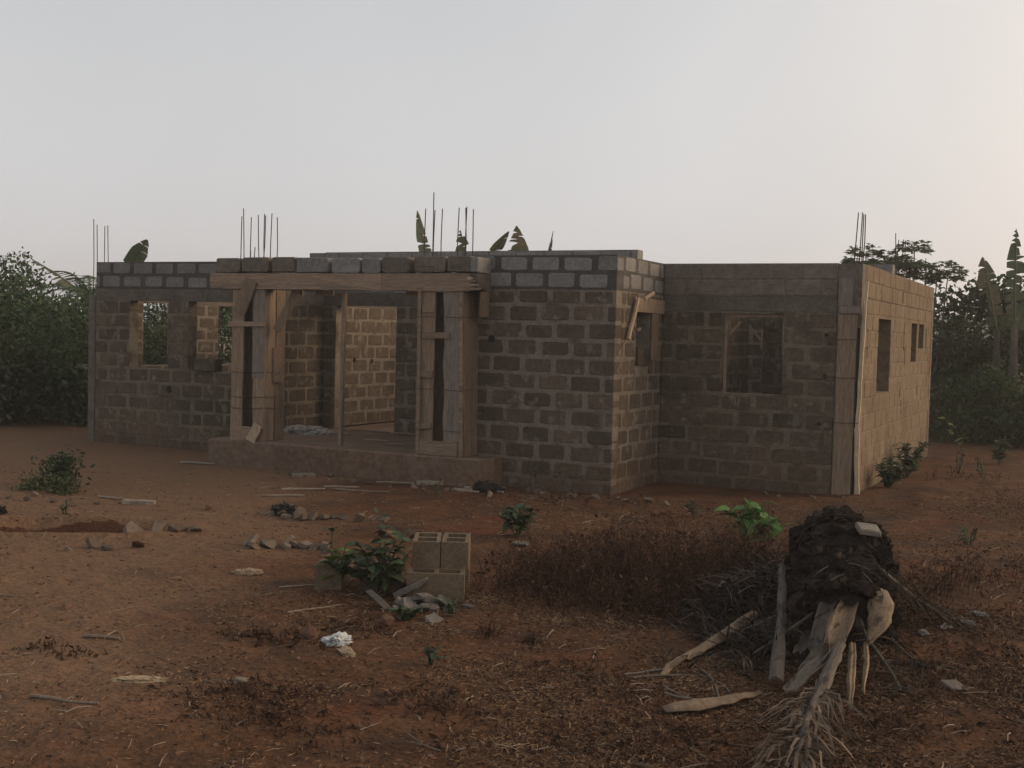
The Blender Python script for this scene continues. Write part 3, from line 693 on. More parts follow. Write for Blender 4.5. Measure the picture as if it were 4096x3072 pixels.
# ------------------------------------------------------------------ vegetation
import numpy as np
NR = np.random.default_rng(11)
def np_mesh(name, verts, quads, m_):
    me_ = bpy.data.meshes.new(name)
    nv, nf, k = len(verts), len(quads), quads.shape[1]
    me_.vertices.add(nv); me_.vertices.foreach_set('co', verts.astype(np.float32).ravel())
    me_.loops.add(nf * k); me_.loops.foreach_set('vertex_index', quads.astype(np.int32).ravel())
    me_.polygons.add(nf); me_.polygons.foreach_set('loop_start', np.arange(0, nf * k, k, dtype=np.int32))
    me_.materials.append(m_); me_.update(calc_edges=True); me_.validate()
    return me_
def leaves_np(pos, direc, length, width, fold=0.25):
    """kite-shaped leaves: pos (n,3), direction (n,3)"""
    n = len(pos)
    d = direc / (np.linalg.norm(direc, axis=1, keepdims=True) + 1e-9)
    r_ = NR.normal(size=(n, 3)); s_ = np.cross(d, r_); s_ /= np.linalg.norm(s_, axis=1, keepdims=True) + 1e-9
    nn = np.cross(s_, d)
    L_ = length[:, None]; W_ = width[:, None]
    b = pos; t = pos + d * L_ - nn * L_ * 0.12
    lft = pos + d * L_ * 0.42 + s_ * W_ * 0.5 + nn * W_ * fold; rgt = pos + d * L_ * 0.42 - s_ * W_ * 0.5 + nn * W_ * fold
    v = np.stack([b, rgt, t, lft], axis=1).reshape(-1, 3)
    return v, np.arange(4 * n).reshape(n, 4)
def crown(clumps, n, size, elong=2.2, droop=0.2):
    """leaves gathered on twigs in ellipsoid clumps: (x,y,z,rx,ry,rz)"""
    cl = np.array(clumps); vol = cl[:, 3] * cl[:, 4] * cl[:, 5]
    idx = NR.choice(len(cl), n // 7, p=vol ** 0.75 / (vol ** 0.75).sum())
    u = NR.normal(size=(len(idx), 3)); u /= np.linalg.norm(u, axis=1, keepdims=True)
    rad = NR.uniform(0.25, 1.0, len(idx))[:, None] ** 0.45
    tip = cl[idx, :3] + u * rad * cl[idx, 3:6]
    tip = np.repeat(tip, 7, axis=0) + NR.normal(size=(len(idx) * 7, 3)) * size * 1.1
    d = np.repeat(u, 7, axis=0) * 0.6 + NR.normal(size=(len(tip), 3)) * 0.7
    d[:, 2] -= droop
    ln = size * NR.uniform(0.6, 1.35, len(tip))
    return leaves_np(tip, d, ln, ln / elong * NR.uniform(0.8, 1.2, len(tip)))
def leafmat(name, a, b, transl=0.25, island=0.35, rough=0.55):
    return mat(name, [(0.3, a), (0.7, b)], scale=1.2, rough=rough, bump=0, island=island, spec=0.3, transl=transl)
m_leaf_dark = leafmat('dark_leaf', (0.018, 0.036, 0.016), (0.045, 0.075, 0.030))
m_leaf_mid = leafmat('mid_leaf', (0.030, 0.055, 0.020), (0.065, 0.105, 0.038))
m_leaf_pale = leafmat('pale_leaf', (0.060, 0.085, 0.045), (0.115, 0.145, 0.080), transl=0.4)  # leaf colour lightened to paint in the fading by haze
m_leaf_olive = leafmat('olive_leaf', (0.042, 0.055, 0.022), (0.085, 0.100, 0.042))
m_leaf_green = mat('bright_leaf', [(0.3, (0.050, 0.120, 0.028)), (0.7, (0.095, 0.205, 0.052))], scale=6, rough=0.5, bump=0.2, bscale=40, transl=0.3, objrand=0.25)
m_leaf_weed = mat('weed_leaf', [(0.3, (0.028, 0.045, 0.020)), (0.7, (0.062, 0.086, 0.038))], scale=6, rough=0.55, bump=0.2, bscale=40, transl=0.2, objrand=0.4)
m_leaf_yellow = mat('yellow_green_leaf', [(0.3, (0.10, 0.14, 0.030)), (0.7, (0.16, 0.21, 0.05))], scale=6, rough=0.55, bump=0.2, transl=0.3, objrand=0.2)
m_banana = mat('banana_leaf', [(0.3, (0.060, 0.085, 0.045)), (0.7, (0.12, 0.145, 0.080))], scale=2.0, rough=0.5, bump=0.2, bscale=20, transl=0.25, objrand=0.25, patch=[((0.16, 0.13, 0.075), 1.4, 0.52, 0.66)])  # light grey-green carries the pallor of haze in the colour
m_bark = mat('bark', [(0.3, (0.055, 0.043, 0.034)), (0.7, (0.11, 0.09, 0.072))], scale=6, bump=0.6, bscale=25, bdist=0.02)
m_dead = mat('dead_stalk', [(0.3, (0.034, 0.017, 0.010)), (0.7, (0.085, 0.044, 0.026))], scale=4, bump=0, island=0.4)
m_straw = mat('straw', [(0.3, (0.085, 0.046, 0.025)), (0.7, (0.29, 0.185, 0.105))], scale=1.6, bump=0, island=0.5)

def bush(name, label, loc, clumps, n, size, m_, cat='bush', group=None, stems=5, elong=2.2, h=None):
    """clumps relative to loc"""
    root = empty(name, loc); tag(root, label, cat, group)
    v, q = crown(clumps, n, size, elong)
    link('crown', np_mesh('crown', v, q, m_), root)
    mb = MB()
    for k in range(stems):
        c = clumps[k % len(clumps)]
        b0 = Vector((rnd(-0.15, 0.15), rnd(-0.15, 0.15), -0.1)); tip = Vector(c[:3]) + Vector((0, 0, c[5] * 0.4))
        mid = b0.lerp(tip, 0.5) + Vector((rnd(-.15, .15), rnd(-.15, .15), 0))
        mb.tube([b0, mid, tip], [0.045, 0.03, 0.01], 5)
        for _ in range(4):
            p0 = mid.lerp(tip, rnd(0, 0.8)); p1 = p0 + Vector((rnd(-1, 1) * c[3], rnd(-1, 1) * c[4], rnd(0.1, 0.7) * c[5])) * 0.8
            mb.tube([p0, p1], [0.015, 0.005], 4, cap=False)
    mb.build('trunk', m_bark, root)
    return root

def clumps_box(w, d, h, n, r0, r1, seed):
    rr = random.Random(seed); out = []
    for _ in range(n):
        x, y = rr.uniform(-w, w), rr.uniform(-d, d)
        z = h * rr.uniform(0.12, 0.95) * (1 - 0.25 * abs(x) / max(w, .01))
        r_ = rr.uniform(r0, r1); out.append((x, y, z, r_, r_, r_ * 0.8))
    return out
# thicket left of the house
LB = [(-17.0, 3.6, 1.7, 1.4, 3.0, m_leaf_mid, 'leafy bush beside the left house corner, banana leaf hanging over it'),
      (-18.6, 2.9, 1.6, 1.4, 3.35, m_leaf_dark, 'dark rounded bush at the left edge, tallest of the thicket'),
      (-17.6, 2.0, 1.3, 1.0, 1.9, m_leaf_olive, 'low pale green bush in front of the thicket on the left'),
      (-20.4, 4.2, 1.8, 1.6, 3.3, m_leaf_dark, 'dark bush partly cut by the left picture edge'),
      (-18.9, 6.4, 2.0, 1.6, 3.1, m_leaf_mid, 'bush seen through the left window holes of the house'),
      (-20.5, 9.0, 2.4, 1.8, 3.3, m_leaf_dark, 'tall dark bush far behind the left house corner'),
      (-16.6, 6.6, 1.5, 1.3, 2.3, m_leaf_olive, 'olive bush behind the left wing, seen through its windows'),
      (-23.5, 6.5, 2.6, 2.0, 3.7, m_leaf_dark, 'big dark bush at the back of the left thicket'),
      (-17.2, 10.2, 2.2, 1.6, 3.3, m_leaf_mid, 'green bush seen through the window hole next to the porch column')]
for i, (x, y, w, d, h, m_, lab) in enumerate(LB):
    bush('bush', lab, (x, y, 0), clumps_box(w, d, h, 26, 0.35, 0.62, 40 + i), 9000, 0.125, m_, group='bushes left of the house')
# thicket right of the house
RB = [(0.2, 15.3, 1.2, 1.2, 2.5, m_leaf_dark, 'dark bush right behind the far corner of the end wall'),
      (1.9, 15.0, 1.3, 1.2, 2.8, m_leaf_olive, 'olive bush at the right edge below the banana leaves'),
      (1.0, 13.4, 1.1, 0.8, 1.35, m_leaf_mid, 'low green growth at the foot of the right thicket'),
      (2.9, 12.8, 1.0, 0.9, 1.4, m_leaf_mid, 'low bush cut by the right picture edge'),
      (-1.4, 17.5, 2.2, 1.6, 3.0, m_leaf_dark, 'bush behind the house, between the slender trees'),
      (3.6, 18.0, 2.2, 1.8, 3.4, m_leaf_dark, 'tall dark bush at the back of the right thicket')]
for i, (x, y, w, d, h, m_, lab) in enumerate(RB):
    bush('bush', lab, (x, y, 0), clumps_box(w, d, h, 26, 0.32, 0.55, 80 + i), 8500, 0.12, m_, group='bushes right of the house')
# broad-leaved tree whose two flat tiers of foliage reach over the end wall corner
bush('broadleaf_tree', 'tree with two flat tiers of broad leaves beside the far wall corner', (0.5, 16.2, 0),
     [(-0.6, 0, 3.15, .75, .6, .22), (-0.9, 0, 2.72, .6, .5, .18), (0.3, 0.1, 3.35, .7, .6, .28), (0.6, 0, 2.8, .8, .6, .35), (1.2, 0, 3.1, .6, .5, .3)], 2600, 0.15, m_leaf_dark, 'tree', elong=1.7)

def umbrella_tree(label, loc, heads, m_):
    """slender stems each carrying a flat whorl of drooping leaflets"""
    root = empty('slender_tree', loc); tag(root, label, 'tree', 'slender trees behind the end wall')
    mb = MB(); V, Q = [], []
    for (x, y, z, r_) in heads:
        p0 = Vector((x * 0.25, y * 0.25, -0.1)); p1 = Vector((x, y, z))
        mb.tube([p0, p0.lerp(p1, .55) + Vector((x * .12, 0, .1)), p1], [0.035, 0.025, 0.012], 5)
        for k in range(15):
            a = k * 2.4; el = rnd(0.0, 0.55)
            d = Vector((math.cos(a) * math.cos(el), math.sin(a) * math.cos(el), math.sin(el)))
            tip = p1 + d * r_ * rnd(0.55, 1.0)
            mb.tube([p1, tip], [0.006, 0.003], 3, cap=False)
            n = 15
            ang = NR.uniform(0, 2 * math.pi, n)
            dd = np.stack([np.cos(ang), np.sin(ang), NR.uniform(-0.45, 0.15, n)], axis=1)
            ln = NR.uniform(0.10, 0.19, n)
            v, q = leaves_np(np.array([tip] * n) + NR.normal(size=(n, 3)) * 0.03, dd, ln, ln * 0.3)
            Q.append(q + sum(len(a_) for a_ in V)); V.append(v)
    link('crown', np_mesh('crown', np.concatenate(V), np.concatenate(Q), m_), root)
    mb.build('trunk', m_bark, root)
umbrella_tree('lone leaf whorl on a thin stem above the right front corner', (-2.5, 14.0, 0), [(0.15, 0, 3.83, 0.26)], m_leaf_pale)
umbrella_tree('slender tree with flat leaf whorls, left one of the pair above the end wall', (-1.75, 14.0, 0), [(-0.25, 0, 4.15, .42), (0.25, 0.2, 4.02, .45), (0.05, -.2, 3.82, .4), (0.5, 0, 3.85, .35), (-.5, .1, 3.95, .3)], m_leaf_pale)
umbrella_tree('slender tree with flat leaf whorls, right one of the pair above the end wall', (-0.75, 14.2, 0), [(-0.2, 0, 4.28, .40), (0.3, 0.2, 3.75, .5), (-.25, -.2, 3.85, .42), (0.55, 0, 3.62, .4), (0.05, .1, 3.55, .4), (-.55, .1, 3.7, .4)], m_leaf_pale)

def banana_leaf(base, direc, L_, W_, droop, torn=0.5, seed=0, keep=1.0):
    """midrib with a blade that is split into strips; returns a mesh builder"""
    rr = random.Random(seed); mb = MB()
    d = Vector(direc).normalized(); p = Vector(base); side0 = d.cross(Vector((0, 0, 1)))
    if d.z > .8: side0 = Vector((.9, .45, 0)) - d * d.dot(Vector((.9, .45, 0)))
    side0.normalize()
    n = 22; pts = []
    for i in range(n + 1):
        pts.append(p.copy()); d = (d + Vector((0, 0, -droop / n))).normalized(); p = p + d * (L_ / n)
    mb.tube(pts, [0.022 * (1 - 0.8 * i / n) + 0.004 for i in range(n + 1)], 5)
    for s_ in (-1, 1):
        i = 2
        while i < n:
            run = rr.randrange(1, 3) if rr.random() < torn else rr.randrange(3, 7)
            run = min(run, n - i); j = i + run
            tear = rr.random() < torn * .35; cut = rr.uniform(.3, .8) if tear else rr.uniform(.9, 1.0)
            hang = -rr.uniform(.05, .2) - torn * rr.uniform(0, .6); sweep = rr.uniform(.15, .5)
            rows_ = []
            for q in range(i, j + 1):
                t = q / n; w = W_ * .5 * min(1, t * 4) ** .5 * min(1.0, ((1 - t) * 3.2 + .06)) ** .8 * cut
                dd = (pts[min(q + 1, n)] - pts[max(q - 1, 0)]).normalized()
                o = side0 * (s_ * w) + Vector((0, 0, hang * w)) + dd * (w * sweep)
                sh = (rr.uniform(.02, .07) * torn * L_ / n * 8) * ((q == i) - (q == j))
                rows_.append((pts[q], pts[q] + o * .55 + Vector((0, 0, .05 * w)) + dd * sh * .5, pts[q] + o + dd * sh))
            vs_ = [p_ for r_ in rows_ for p_ in r_]
            mb.add(vs_, [f_ for q in range(len(rows_) - 1) for f_ in ((3 * q, 3 * q + 3, 3 * q + 4, 3 * q + 1), (3 * q + 1, 3 * q + 4, 3 * q + 5, 3 * q + 2))])
            i = j
    return mb
def banana(label, loc, leaves, trunk_h, group=None):
    root = empty('banana_plant', loc); tag(root, label, 'banana plant', group)
    mb = MB(); mb.tube([(0, 0, -0.1), (0.02, 0, trunk_h * .5), (0, 0, trunk_h)], [0.13, 0.11, 0.06], 9)
    mb.build('trunk', m_bark, root, True)
    for (b, d, L_, W_, dr, torn, sd) in leaves:
        banana_leaf(b, d, L_, W_, dr, torn, sd).build('leaf', m_banana, root)
BG = 'banana plants behind the house'
banana('banana plant with one tall ragged leaf above the right porch column', (-13.6, 14, 0), [((0, 0, 2.9), (-.15, -.1, 1), 2.6, .36, .3, .7, 1), ((0, 0, 2.9), (-.5, -.2, .75), 1.7, .4, 1.2, .9, 2)], 3.0, BG)
banana('banana plant with a blunt short leaf right of the tall ragged one', (-12.7, 14.3, 0), [((0, 0, 2.9), (-.02, -.2, 1), 2.05, .5, .3, .7, 3)], 3.0, BG)
banana('banana plant with a broad whole leaf leaning right above the porch beam', (-12.4, 14, 0), [((0, 0, 3.4), (.55, -.2, .75), 1.95, .46, .3, .05, 4)], 3.5, BG)
banana('banana plant with a frayed upright leaf tip above the front wall', (-10.9, 14, 0), [((0, 0, 3.0), (0, -.2, 1), 2.0, .58, .2, .8, 5)], 3.0, BG)
banana('banana plant with a thin dry curled leaf above the front wall', (-10.45, 14.3, 0), [((0, 0, 3.2), (.2, -.1, 1), 1.7, .10, .1, .5, 6)], 3.2, BG)
banana('banana plant drooping a long bare-ribbed leaf over the left bushes', (-17.7, 6.0, 0), [((-.35, 0, 2.5), (-.85, -.1, .62), 2.2, .42, .25, 1.0, 7), ((0, 0, 2.3), (.6, .1, .5), 1.0, .4, 1.2, .5, 8)], 2.5, 'banana plants at the left')
banana('banana plant with a broad leaf slanting over the left wing roofline', (-19.5, 8.2, 0), [((0, 0, 3.2), (.55, 0, .75), 1.35, .48, .2, .1, 9), ((0, 0, 3.1), (.9, 0, .3), 1.1, .25, .5, .9, 10)], 3.2, 'banana plants at the left')
banana('banana plant with tattered grey leaf above the right thicket', (0.9, 14.2, 0), [((0, 0, 2.4), (-.18, 0, 1), 1.75, .5, .3, .6, 11), ((0, 0, 2.4), (.45, 0, .9), 1.1, .4, .9, .6, 12)], 2.5, 'banana plants at the right')
banana('banana plant with a tall upright torn leaf at the right edge', (1.28, 13.8, 0), [((0, 0, 2.5), (-.02, 0, 1), 2.2, .42, .1, .9, 13), ((0, 0, 2.3), (.3, .1, .9), 1.5, .4, .6, .8, 14)], 2.6, 'banana plants at the right')
for i in range(3):
    pos = [(-15.2, 4.4, 0), (-15.6, 5.8, 0), (-16.0, 3.4, 0)][i]
    lab = ['young banana plant showing a big leaf in the left window hole', 'young banana plant behind the left wing, deeper in the bushes', 'young banana plant right outside the left wall window'][i]
    banana(lab, pos, [((0, 0, 1.0), (math.cos(a), math.sin(a), .8), 1.3, .42, 1.1, .5, 20 + i * 5 + k) for k, a in enumerate((-0.6, 0.9, 2.4, 4.0))], 1.1, 'young banana plants')

# oil palm far behind the left wing
pr = empty('oil_palm', (-28.9, 16.2, 0)); tag(pr, 'small oil palm whose dark crown rises over the left wing corner', 'palm tree')
mb = MB(); mb.tube([(0, 0, -0.1), (0, 0, 3.1)], [0.3, 0.25], 9); mb.build('trunk', m_bark, pr, True)
def frond_mesh(L_, droop, lead, seed):
    rr = random.Random(seed); mb = MB(); p = Vector((0, 0, 0)); d = Vector((1, 0, 0.75)).normalized(); pts = []
    for i in range(15): pts.append(p.copy()); d = (d + Vector((0, 0, -droop / 14))).normalized(); p = p + d * L_ / 14
    mb.tube(pts, [0.03 * (1 - .8 * i / 14) + .004 for i in range(15)], 4)
    for i in range(2, 15):
        for s_ in (-1, 1):
            for q in (0, .5):
                b = pts[i].lerp(pts[min(i + 1, 14)], q); t = b + Vector((0.35 * lead, s_ * lead * rr.uniform(.7, 1), -lead * rr.uniform(.1, .55)))
                w = Vector((0.018, 0, 0.01)); mb.add([b - w, b + w, t], [(0, 1, 2)])
    return mb
for k in range(13):
    fm = frond_mesh(rnd(1.9, 2.4), rnd(0.9, 1.7), 0.45, k)
    o = fm.build('frond', m_leaf_dark, pr, mw=Matrix.Translation((0, 0, 3.1)) @ Matrix.Rotation(k * 2.4, 4, 'Z') @ Matrix.Rotation(rnd(-.5, .3), 4, 'Y'))

# far hill
hx = np.linspace(-260, 260, 60); V = []
for x in hx:
    h_ = 9.5 + 4.5 * noise.noise(Vector((x * 0.02, 0, 2))) + 1.2 * noise.noise(Vector((x * 0.12, 0, 5)))
    V += [(x - 40, 300, -1), (x - 40, 300 + 8, h_), (x - 40, 345, h_ * 1.05), (x - 40, 380, -1)]
Qd = [(4 * i + k, 4 * i + 4 + k, 4 * i + 5 + k, 4 * i + 1 + k) for i in range(59) for k in range(3)]
me = bpy.data.meshes.new('hills'); me.from_pydata(V, [], Qd); me.materials.append(m_leaf_dark); me.update()
tag(link('hills', me), 'low wooded hills on the horizon', kind='structure')

# ------------------------------------------------------------------ things on the ground
m_hollow = mat('hollow_block', [(0.30, (0.100, 0.072, 0.045)), (0.70, (0.152, 0.114, 0.076))], scale=5, bump=0.5, bscale=110, bdist=0.005, objrand=0.10)
m_rubble = mat('broken_block', [(0.30, (0.095, 0.080, 0.066)), (0.70, (0.17, 0.148, 0.126))], scale=7, bump=0.6, bscale=60, bdist=0.01, objrand=0.25, coord='OBJECT')
m_rubble_brown = mat('muddy_block', [(0.30, (0.080, 0.058, 0.042)), (0.70, (0.145, 0.110, 0.082))], scale=7, bump=0.6, bscale=60, bdist=0.01, objrand=0.3, coord='OBJECT')
m_rock = mat('red_stone', [(0.30, (0.090, 0.046, 0.029)), (0.70, (0.15, 0.085, 0.056))], scale=6, bump=0.5, bscale=40, coord='OBJECT', objrand=0.15)
m_bag = mat('thin_plastic', [(0.30, (0.42, 0.44, 0.44)), (0.70, (0.62, 0.63, 0.62))], scale=14, rough=0.45, bump=0.4, bscale=40, spec=0.4, patch=[((0.16, 0.19, 0.20), 22, 0.58, 0.66)])
m_sack = mat('dusty_sack', [(0.30, (0.16, 0.145, 0.13)), (0.70, (0.34, 0.32, 0.295))], scale=12, rough=0.7, bump=0.5, bscale=50)
m_black = mat('black_plastic', [(0.30, (0.008, 0.007, 0.006)), (0.70, (0.02, 0.017, 0.015))], scale=8, rough=0.5, bump=0.3)
m_paper = mat('faded_paper', [(0.30, (0.26, 0.19, 0.12)), (0.70, (0.40, 0.30, 0.20))], scale=14, bump=0.4, bscale=40)
m_fibre = mat('palm_fibre', [(0.30, (0.012, 0.008, 0.006)), (0.70, (0.044, 0.031, 0.023))], scale=9, bump=0.8, bscale=30, bdist=0.02, objrand=0.5, stretch=(1, 1, 1))
m_petiole = mat('pale_petiole', [(0.25, (0.10, 0.066, 0.040)), (0.75, (0.26, 0.185, 0.112))], scale=5, rough=0.65, bump=0.6, bscale=30, bdist=.01, objrand=0.2, stretch=(3, .5, 3), patch=[((0.055, 0.036, 0.024), 6, 0.54, 0.64)])
m_petiole_grey = mat('grey_petiole', [(0.25, (0.070, 0.056, 0.045)), (0.75, (0.155, 0.130, 0.105))], scale=6, rough=0.75, bump=0.6, bscale=30, bdist=.01, objrand=0.25, stretch=(3, .5, 3), patch=[((0.045, 0.033, 0.025), 6, 0.55, 0.66)])
m_leaflet = mat('dry_leaflet', [(0.25, (0.075, 0.052, 0.036)), (0.75, (0.17, 0.125, 0.085))], scale=5, bump=0, island=0.4)

ST_A = math.radians(27)
def hollow_mesh():
    L_, D_, H_ = 0.450, 0.218, 0.212
    bm_ = bmesh.new(); w, e = 0.032, 0.038
    xs = [-L_ / 2, -L_ / 2 + e, -e / 2, e / 2, L_ / 2 - e, L_ / 2]; ys = [-D_ / 2, -D_ / 2 + w, D_ / 2 - w, D_ / 2]
    hole = {(1, 1), (3, 1)}
    top = {}; bot = {}
    def V(d, i, j, z):
        if (i, j) not in d: d[(i, j)] = bm_.verts.new((xs[i], ys[j], z))
        return d[(i, j)]
    for i in range(5):
        for j in range(3):
            if (i, j) in hole:
                c = [(i, j), (i + 1, j), (i + 1, j + 1), (i, j + 1)]
                for k in range(4):
                    a, b = c[k], c[(k + 1) % 4]
                    bm_.faces.new((V(top, *a, H_), V(top, *b, H_), V(bot, *b, 0), V(bot, *a, 0)))
                continue
            bm_.faces.new((V(top, i, j, H_), V(top, i + 1, j, H_), V(top, i + 1, j + 1, H_), V(top, i, j + 1, H_)))
            bm_.faces.new((V(bot, i, j + 1, 0), V(bot, i + 1, j + 1, 0), V(bot, i + 1, j, 0), V(bot, i, j, 0)))
    per = [(i, 0) for i in range(5)] + [(5, j) for j in range(3)] + [(i, 3) for i in range(5, 0, -1)] + [(0, j) for j in range(3, 0, -1)]
    for k in range(len(per)):
        a, b = per[k], per[(k + 1) % len(per)]
        bm_.faces.new((V(bot, *a, 0), V(bot, *b, 0), V(top, *b, H_), V(top, *a, H_)))
    ed = [e_ for e_ in bm_.edges if e_.calc_face_angle(0) > 0.5]
    bmesh.ops.bevel(bm_, geom=ed, offset=0.006, segments=1, affect='EDGES')
    for v in bm_.verts: v.co += Vector(noise.noise_vector(v.co * 9)) * 0.003
    me_ = bpy.data.meshes.new('hollow_block'); bm_.to_mesh(me_); bm_.free(); me_.materials.append(m_hollow)
    return me_
HM = hollow_mesh()
ux, uy = Vector((math.cos(ST_A), math.sin(ST_A), 0)), Vector((-math.sin(ST_A), math.cos(ST_A), 0))
base = Vector((-1.241, -6.52, 0))                      # right front foot of the block lying across in front
def hollow(label, off_u, off_v, z, end_on, dz=0.0):
    o = link('hollow_block', HM); c = base + ux * off_u + uy * off_v
    o.location = (c.x, c.y, z); o.rotation_euler = (0, 0, ST_A + (math.pi / 2 if end_on else 0) + dz)
    tag(o, label, 'block', 'hollow blocks stacked in the yard')
hollow('hollow block lying lengthwise in front of the stack, its two holes upward', -0.228, 0.108, gh(-1.4, -6.6) - 0.006, False)
hollow('hollow block end-on in the bottom layer at the right of the stack', -0.085, 0.455, 0.0, True, 0.01)
hollow('hollow block end-on in the bottom layer beneath the left top block', -0.318, 0.460, 0.0, True, -0.02)
hollow('right one of the two hollow blocks on top of the stack', -0.088, 0.440, 0.2135, True, -0.01)
hollow('left one of the two hollow blocks on top of the stack', -0.322, 0.432, 0.2135, True, 0.03)
hollow('low hollow block left of the stack, between the stack and the leafy weed', -0.64, 0.43, 0.0, True, 0.06)
hollow('hollow block half hidden behind the left leaves of the weed', -1.08, 0.46, 0.0, True, -0.08)

def rubble_mesh(seed, sx, sy, sz, m_=None):
    rr = random.Random(seed); bm_ = bmesh.new()
    for _ in range(13):
        v = Vector((rr.uniform(-1, 1), rr.uniform(-1, 1), rr.uniform(-1, 1)))
        k = max(abs(v.x), abs(v.y), abs(v.z)); v = v / k * rr.uniform(.75, 1)
        bm_.verts.new((v.x * sx, v.y * sy, v.z * sz))
    r_ = bmesh.ops.convex_hull(bm_, input=bm_.verts)
    bmesh.ops.delete(bm_, geom=[g for g in r_['geom_interior'] if isinstance(g, bmesh.types.BMVert)], context='VERTS')
    bmesh.ops.bevel(bm_, geom=bm_.edges[:], offset=min(sx, sy, sz) * 0.10, segments=1, affect='EDGES')
    me_ = bpy.data.meshes.new('rubble'); bm_.to_mesh(me_); bm_.free(); me_.materials.append(m_ or m_rubble)
    return me_
def plate_mesh(seed, r_, th, m_=None):
    rr = random.Random(seed); n = rr.choice((5, 6, 7)); mb = MB()
    an = sorted(rr.uniform(0, 6.283) for _ in range(n)); an = [a * .5 + (k * 6.283 / n) * .5 for k, a in enumerate(an)]
    ra = [r_ * rr.uniform(.55, 1.2) for _ in range(n)]
    lo = [(math.cos(a) * q, math.sin(a) * q * .8, -th) for a, q in zip(an, ra)]
    hi = [(x * rr.uniform(.82, .98), y * rr.uniform(.82, .98), th * rr.uniform(.6, 1.2)) for x, y, z in lo]
    mb.add(lo + hi, [tuple(range(n, 2 * n)), tuple(range(n - 1, -1, -1))] + [(k, (k + 1) % n, n + (k + 1) % n, n + k) for k in range(n)])
    me_ = mb.mesh('rubble', m_ or m_rubble)
    bm_ = bmesh.new(); bm_.from_mesh(me_); bmesh.ops.bevel(bm_, geom=bm_.edges[:], offset=min(th, r_) * .12, segments=1, affect='EDGES'); bm_.to_mesh(me_); bm_.free()
    return me_
def lay(name, me_, x, y, lift, label, cat, group=None, rot=None):
    o = link(name, me_); o.location = (x, y, gh(x, y) + lift)
    o.rotation_euler = rot or (rnd(-.25, .25), rnd(-.25, .25), rnd(0, 6.3))
    return tag(o, label, cat, group)
seed = 100
def heap(spots, label, group, name='broken_block'):
    global seed
    mm = m_rubble if 'stack' in group else m_rubble_brown
    for (x, y, s_, fl) in spots:
        seed += 1
        if seed % 5: lay(name, plate_mesh(seed, s_ * rnd(.95, 1.35), .012 + .10 * s_, mm), x, y, s_ * .26, label, 'rubble', group, (rnd(-.75, .75), rnd(-.75, .75), rnd(0, 6.3)))
        else: lay(name, rubble_mesh(seed, s_ * rnd(.8, 1.2), s_ * rnd(.55, .9), s_ * fl, mm), x, y, s_ * fl * 0.45, label, 'rubble', group)
heap([(-1.688, -7.00, 0.115, .5), (-1.60, -6.86, 0.081, .6), (-1.471, -6.95, 0.081, .7), (-1.50, -6.84, 0.115, .55), (-1.40, -6.80, 0.108, .6), (-1.387, -6.72, 0.074, .6), (-1.24, -6.78, 0.101, .45),
      (-1.374, -7.0, 0.054, .5), (-1.558, -7.02, 0.047, .6), (-1.104, -6.70, 0.051, .45), (-1.348, -6.93, 0.061, .4), (-1.162, -7.12, 0.047, .7), (-1.29, -6.90, 0.068, .5), (-1.45, -7.06, 0.054, .5), (-1.18, -6.88, 0.054, .4)],
     'broken grey block piece in the heap at the foot of the stacked hollow blocks', 'rubble heap by the stack')
tag(lay('broken_block', rubble_mesh(301, .10, .075, .035), -1.109, -7.141, .022, 'flat pale block piece lying alone in front of the rubble heap', 'rubble'), None)
lay('broken_block', rubble_mesh(302, .17, .035, .03), -1.60, -6.74, .10, 'long narrow block shard leaning against the front hollow block', 'rubble', None, (0, -0.45, 0.45))
lay('stone', rubble_mesh(303, .06, .055, .05, m_rock), -1.363, -7.46, .025, 'round brownish stone below the rubble heap', 'stone')
lay('stone', rubble_mesh(304, .070, .055, .06, m_rock), -1.63, -8.03, .03, 'reddish stone behind the white plastic bag', 'stone')
lay('stone', rubble_mesh(305, .05, .035, .03), -1.276, -9.16, .014, 'small grey stone on bare earth between crumpled paper and bag', 'stone')
lay('stone', rubble_mesh(306, .055, .04, .025, m_rock), -3.6, -8.3, .012, 'small brown clod at the left on the bare path', 'stone')
heap([(-5.13, -3.95, .08, .5), (-4.98, -3.93, .09, .6), (-4.87, -4.0, .08, .5), (-4.76, -3.92, .11, .5), (-4.65, -4.0, .07, .7), (-4.585, -3.93, .12, .55), (-4.5, -3.82, .09, .8), (-4.42, -3.75, .07, .6), (-4.3, -3.72, .06, .5), (-5.3, -3.95, .05, .4), (-4.1, -3.75, .10, .5), (-3.85, -3.62, .06, .5), (-4.0, -3.6, .05, .7)],
     'broken block piece in the far rubble heap before the porch', 'rubble heap before the porch')
heap([(-4.079, -5.62, .13, .35), (-3.90, -5.56, .11, .4), (-3.80, -5.42, .10, .6), (-3.694, -5.38, .08, .8), (-3.60, -5.34, .09, .7), (-3.5, -5.40, .07, .6), (-3.42, -5.33, .07, .7), (-3.95, -5.72, .09, .3), (-3.7, -5.52, .07, .35)],
     'broken block piece in the rubble heap left of the leafy weed', 'rubble heap left of the weed')
heap([(-5.45, -5.72, .14, .3), (-5.25, -5.63, .12, .3), (-5.12, -5.45, .10, .4), (-5.0, -5.33, .07, .5)], 'curved flat block piece beside the dug hollow', 'flat pieces beside the hollow')
heap([(-5.241, -6.44, .09, .4), (-5.07, -6.43, .07, .4), (-5.3, -6.7, .06, .4)], 'small red brick-like piece in front of the dug hollow', 'small pieces before the hollow')
lay('broken_block', rubble_mesh(340, .065, .06, .06, m_rock), -4.92, -6.2, .035, 'upright reddish lump right of the small pieces before the hollow', 'rubble')
lay('broken_block', rubble_mesh(341, .09, .06, .05, m_rock), -5.966, -4.08, .03, 'small squarish reddish lump in the middle of the bare yard', 'rubble')
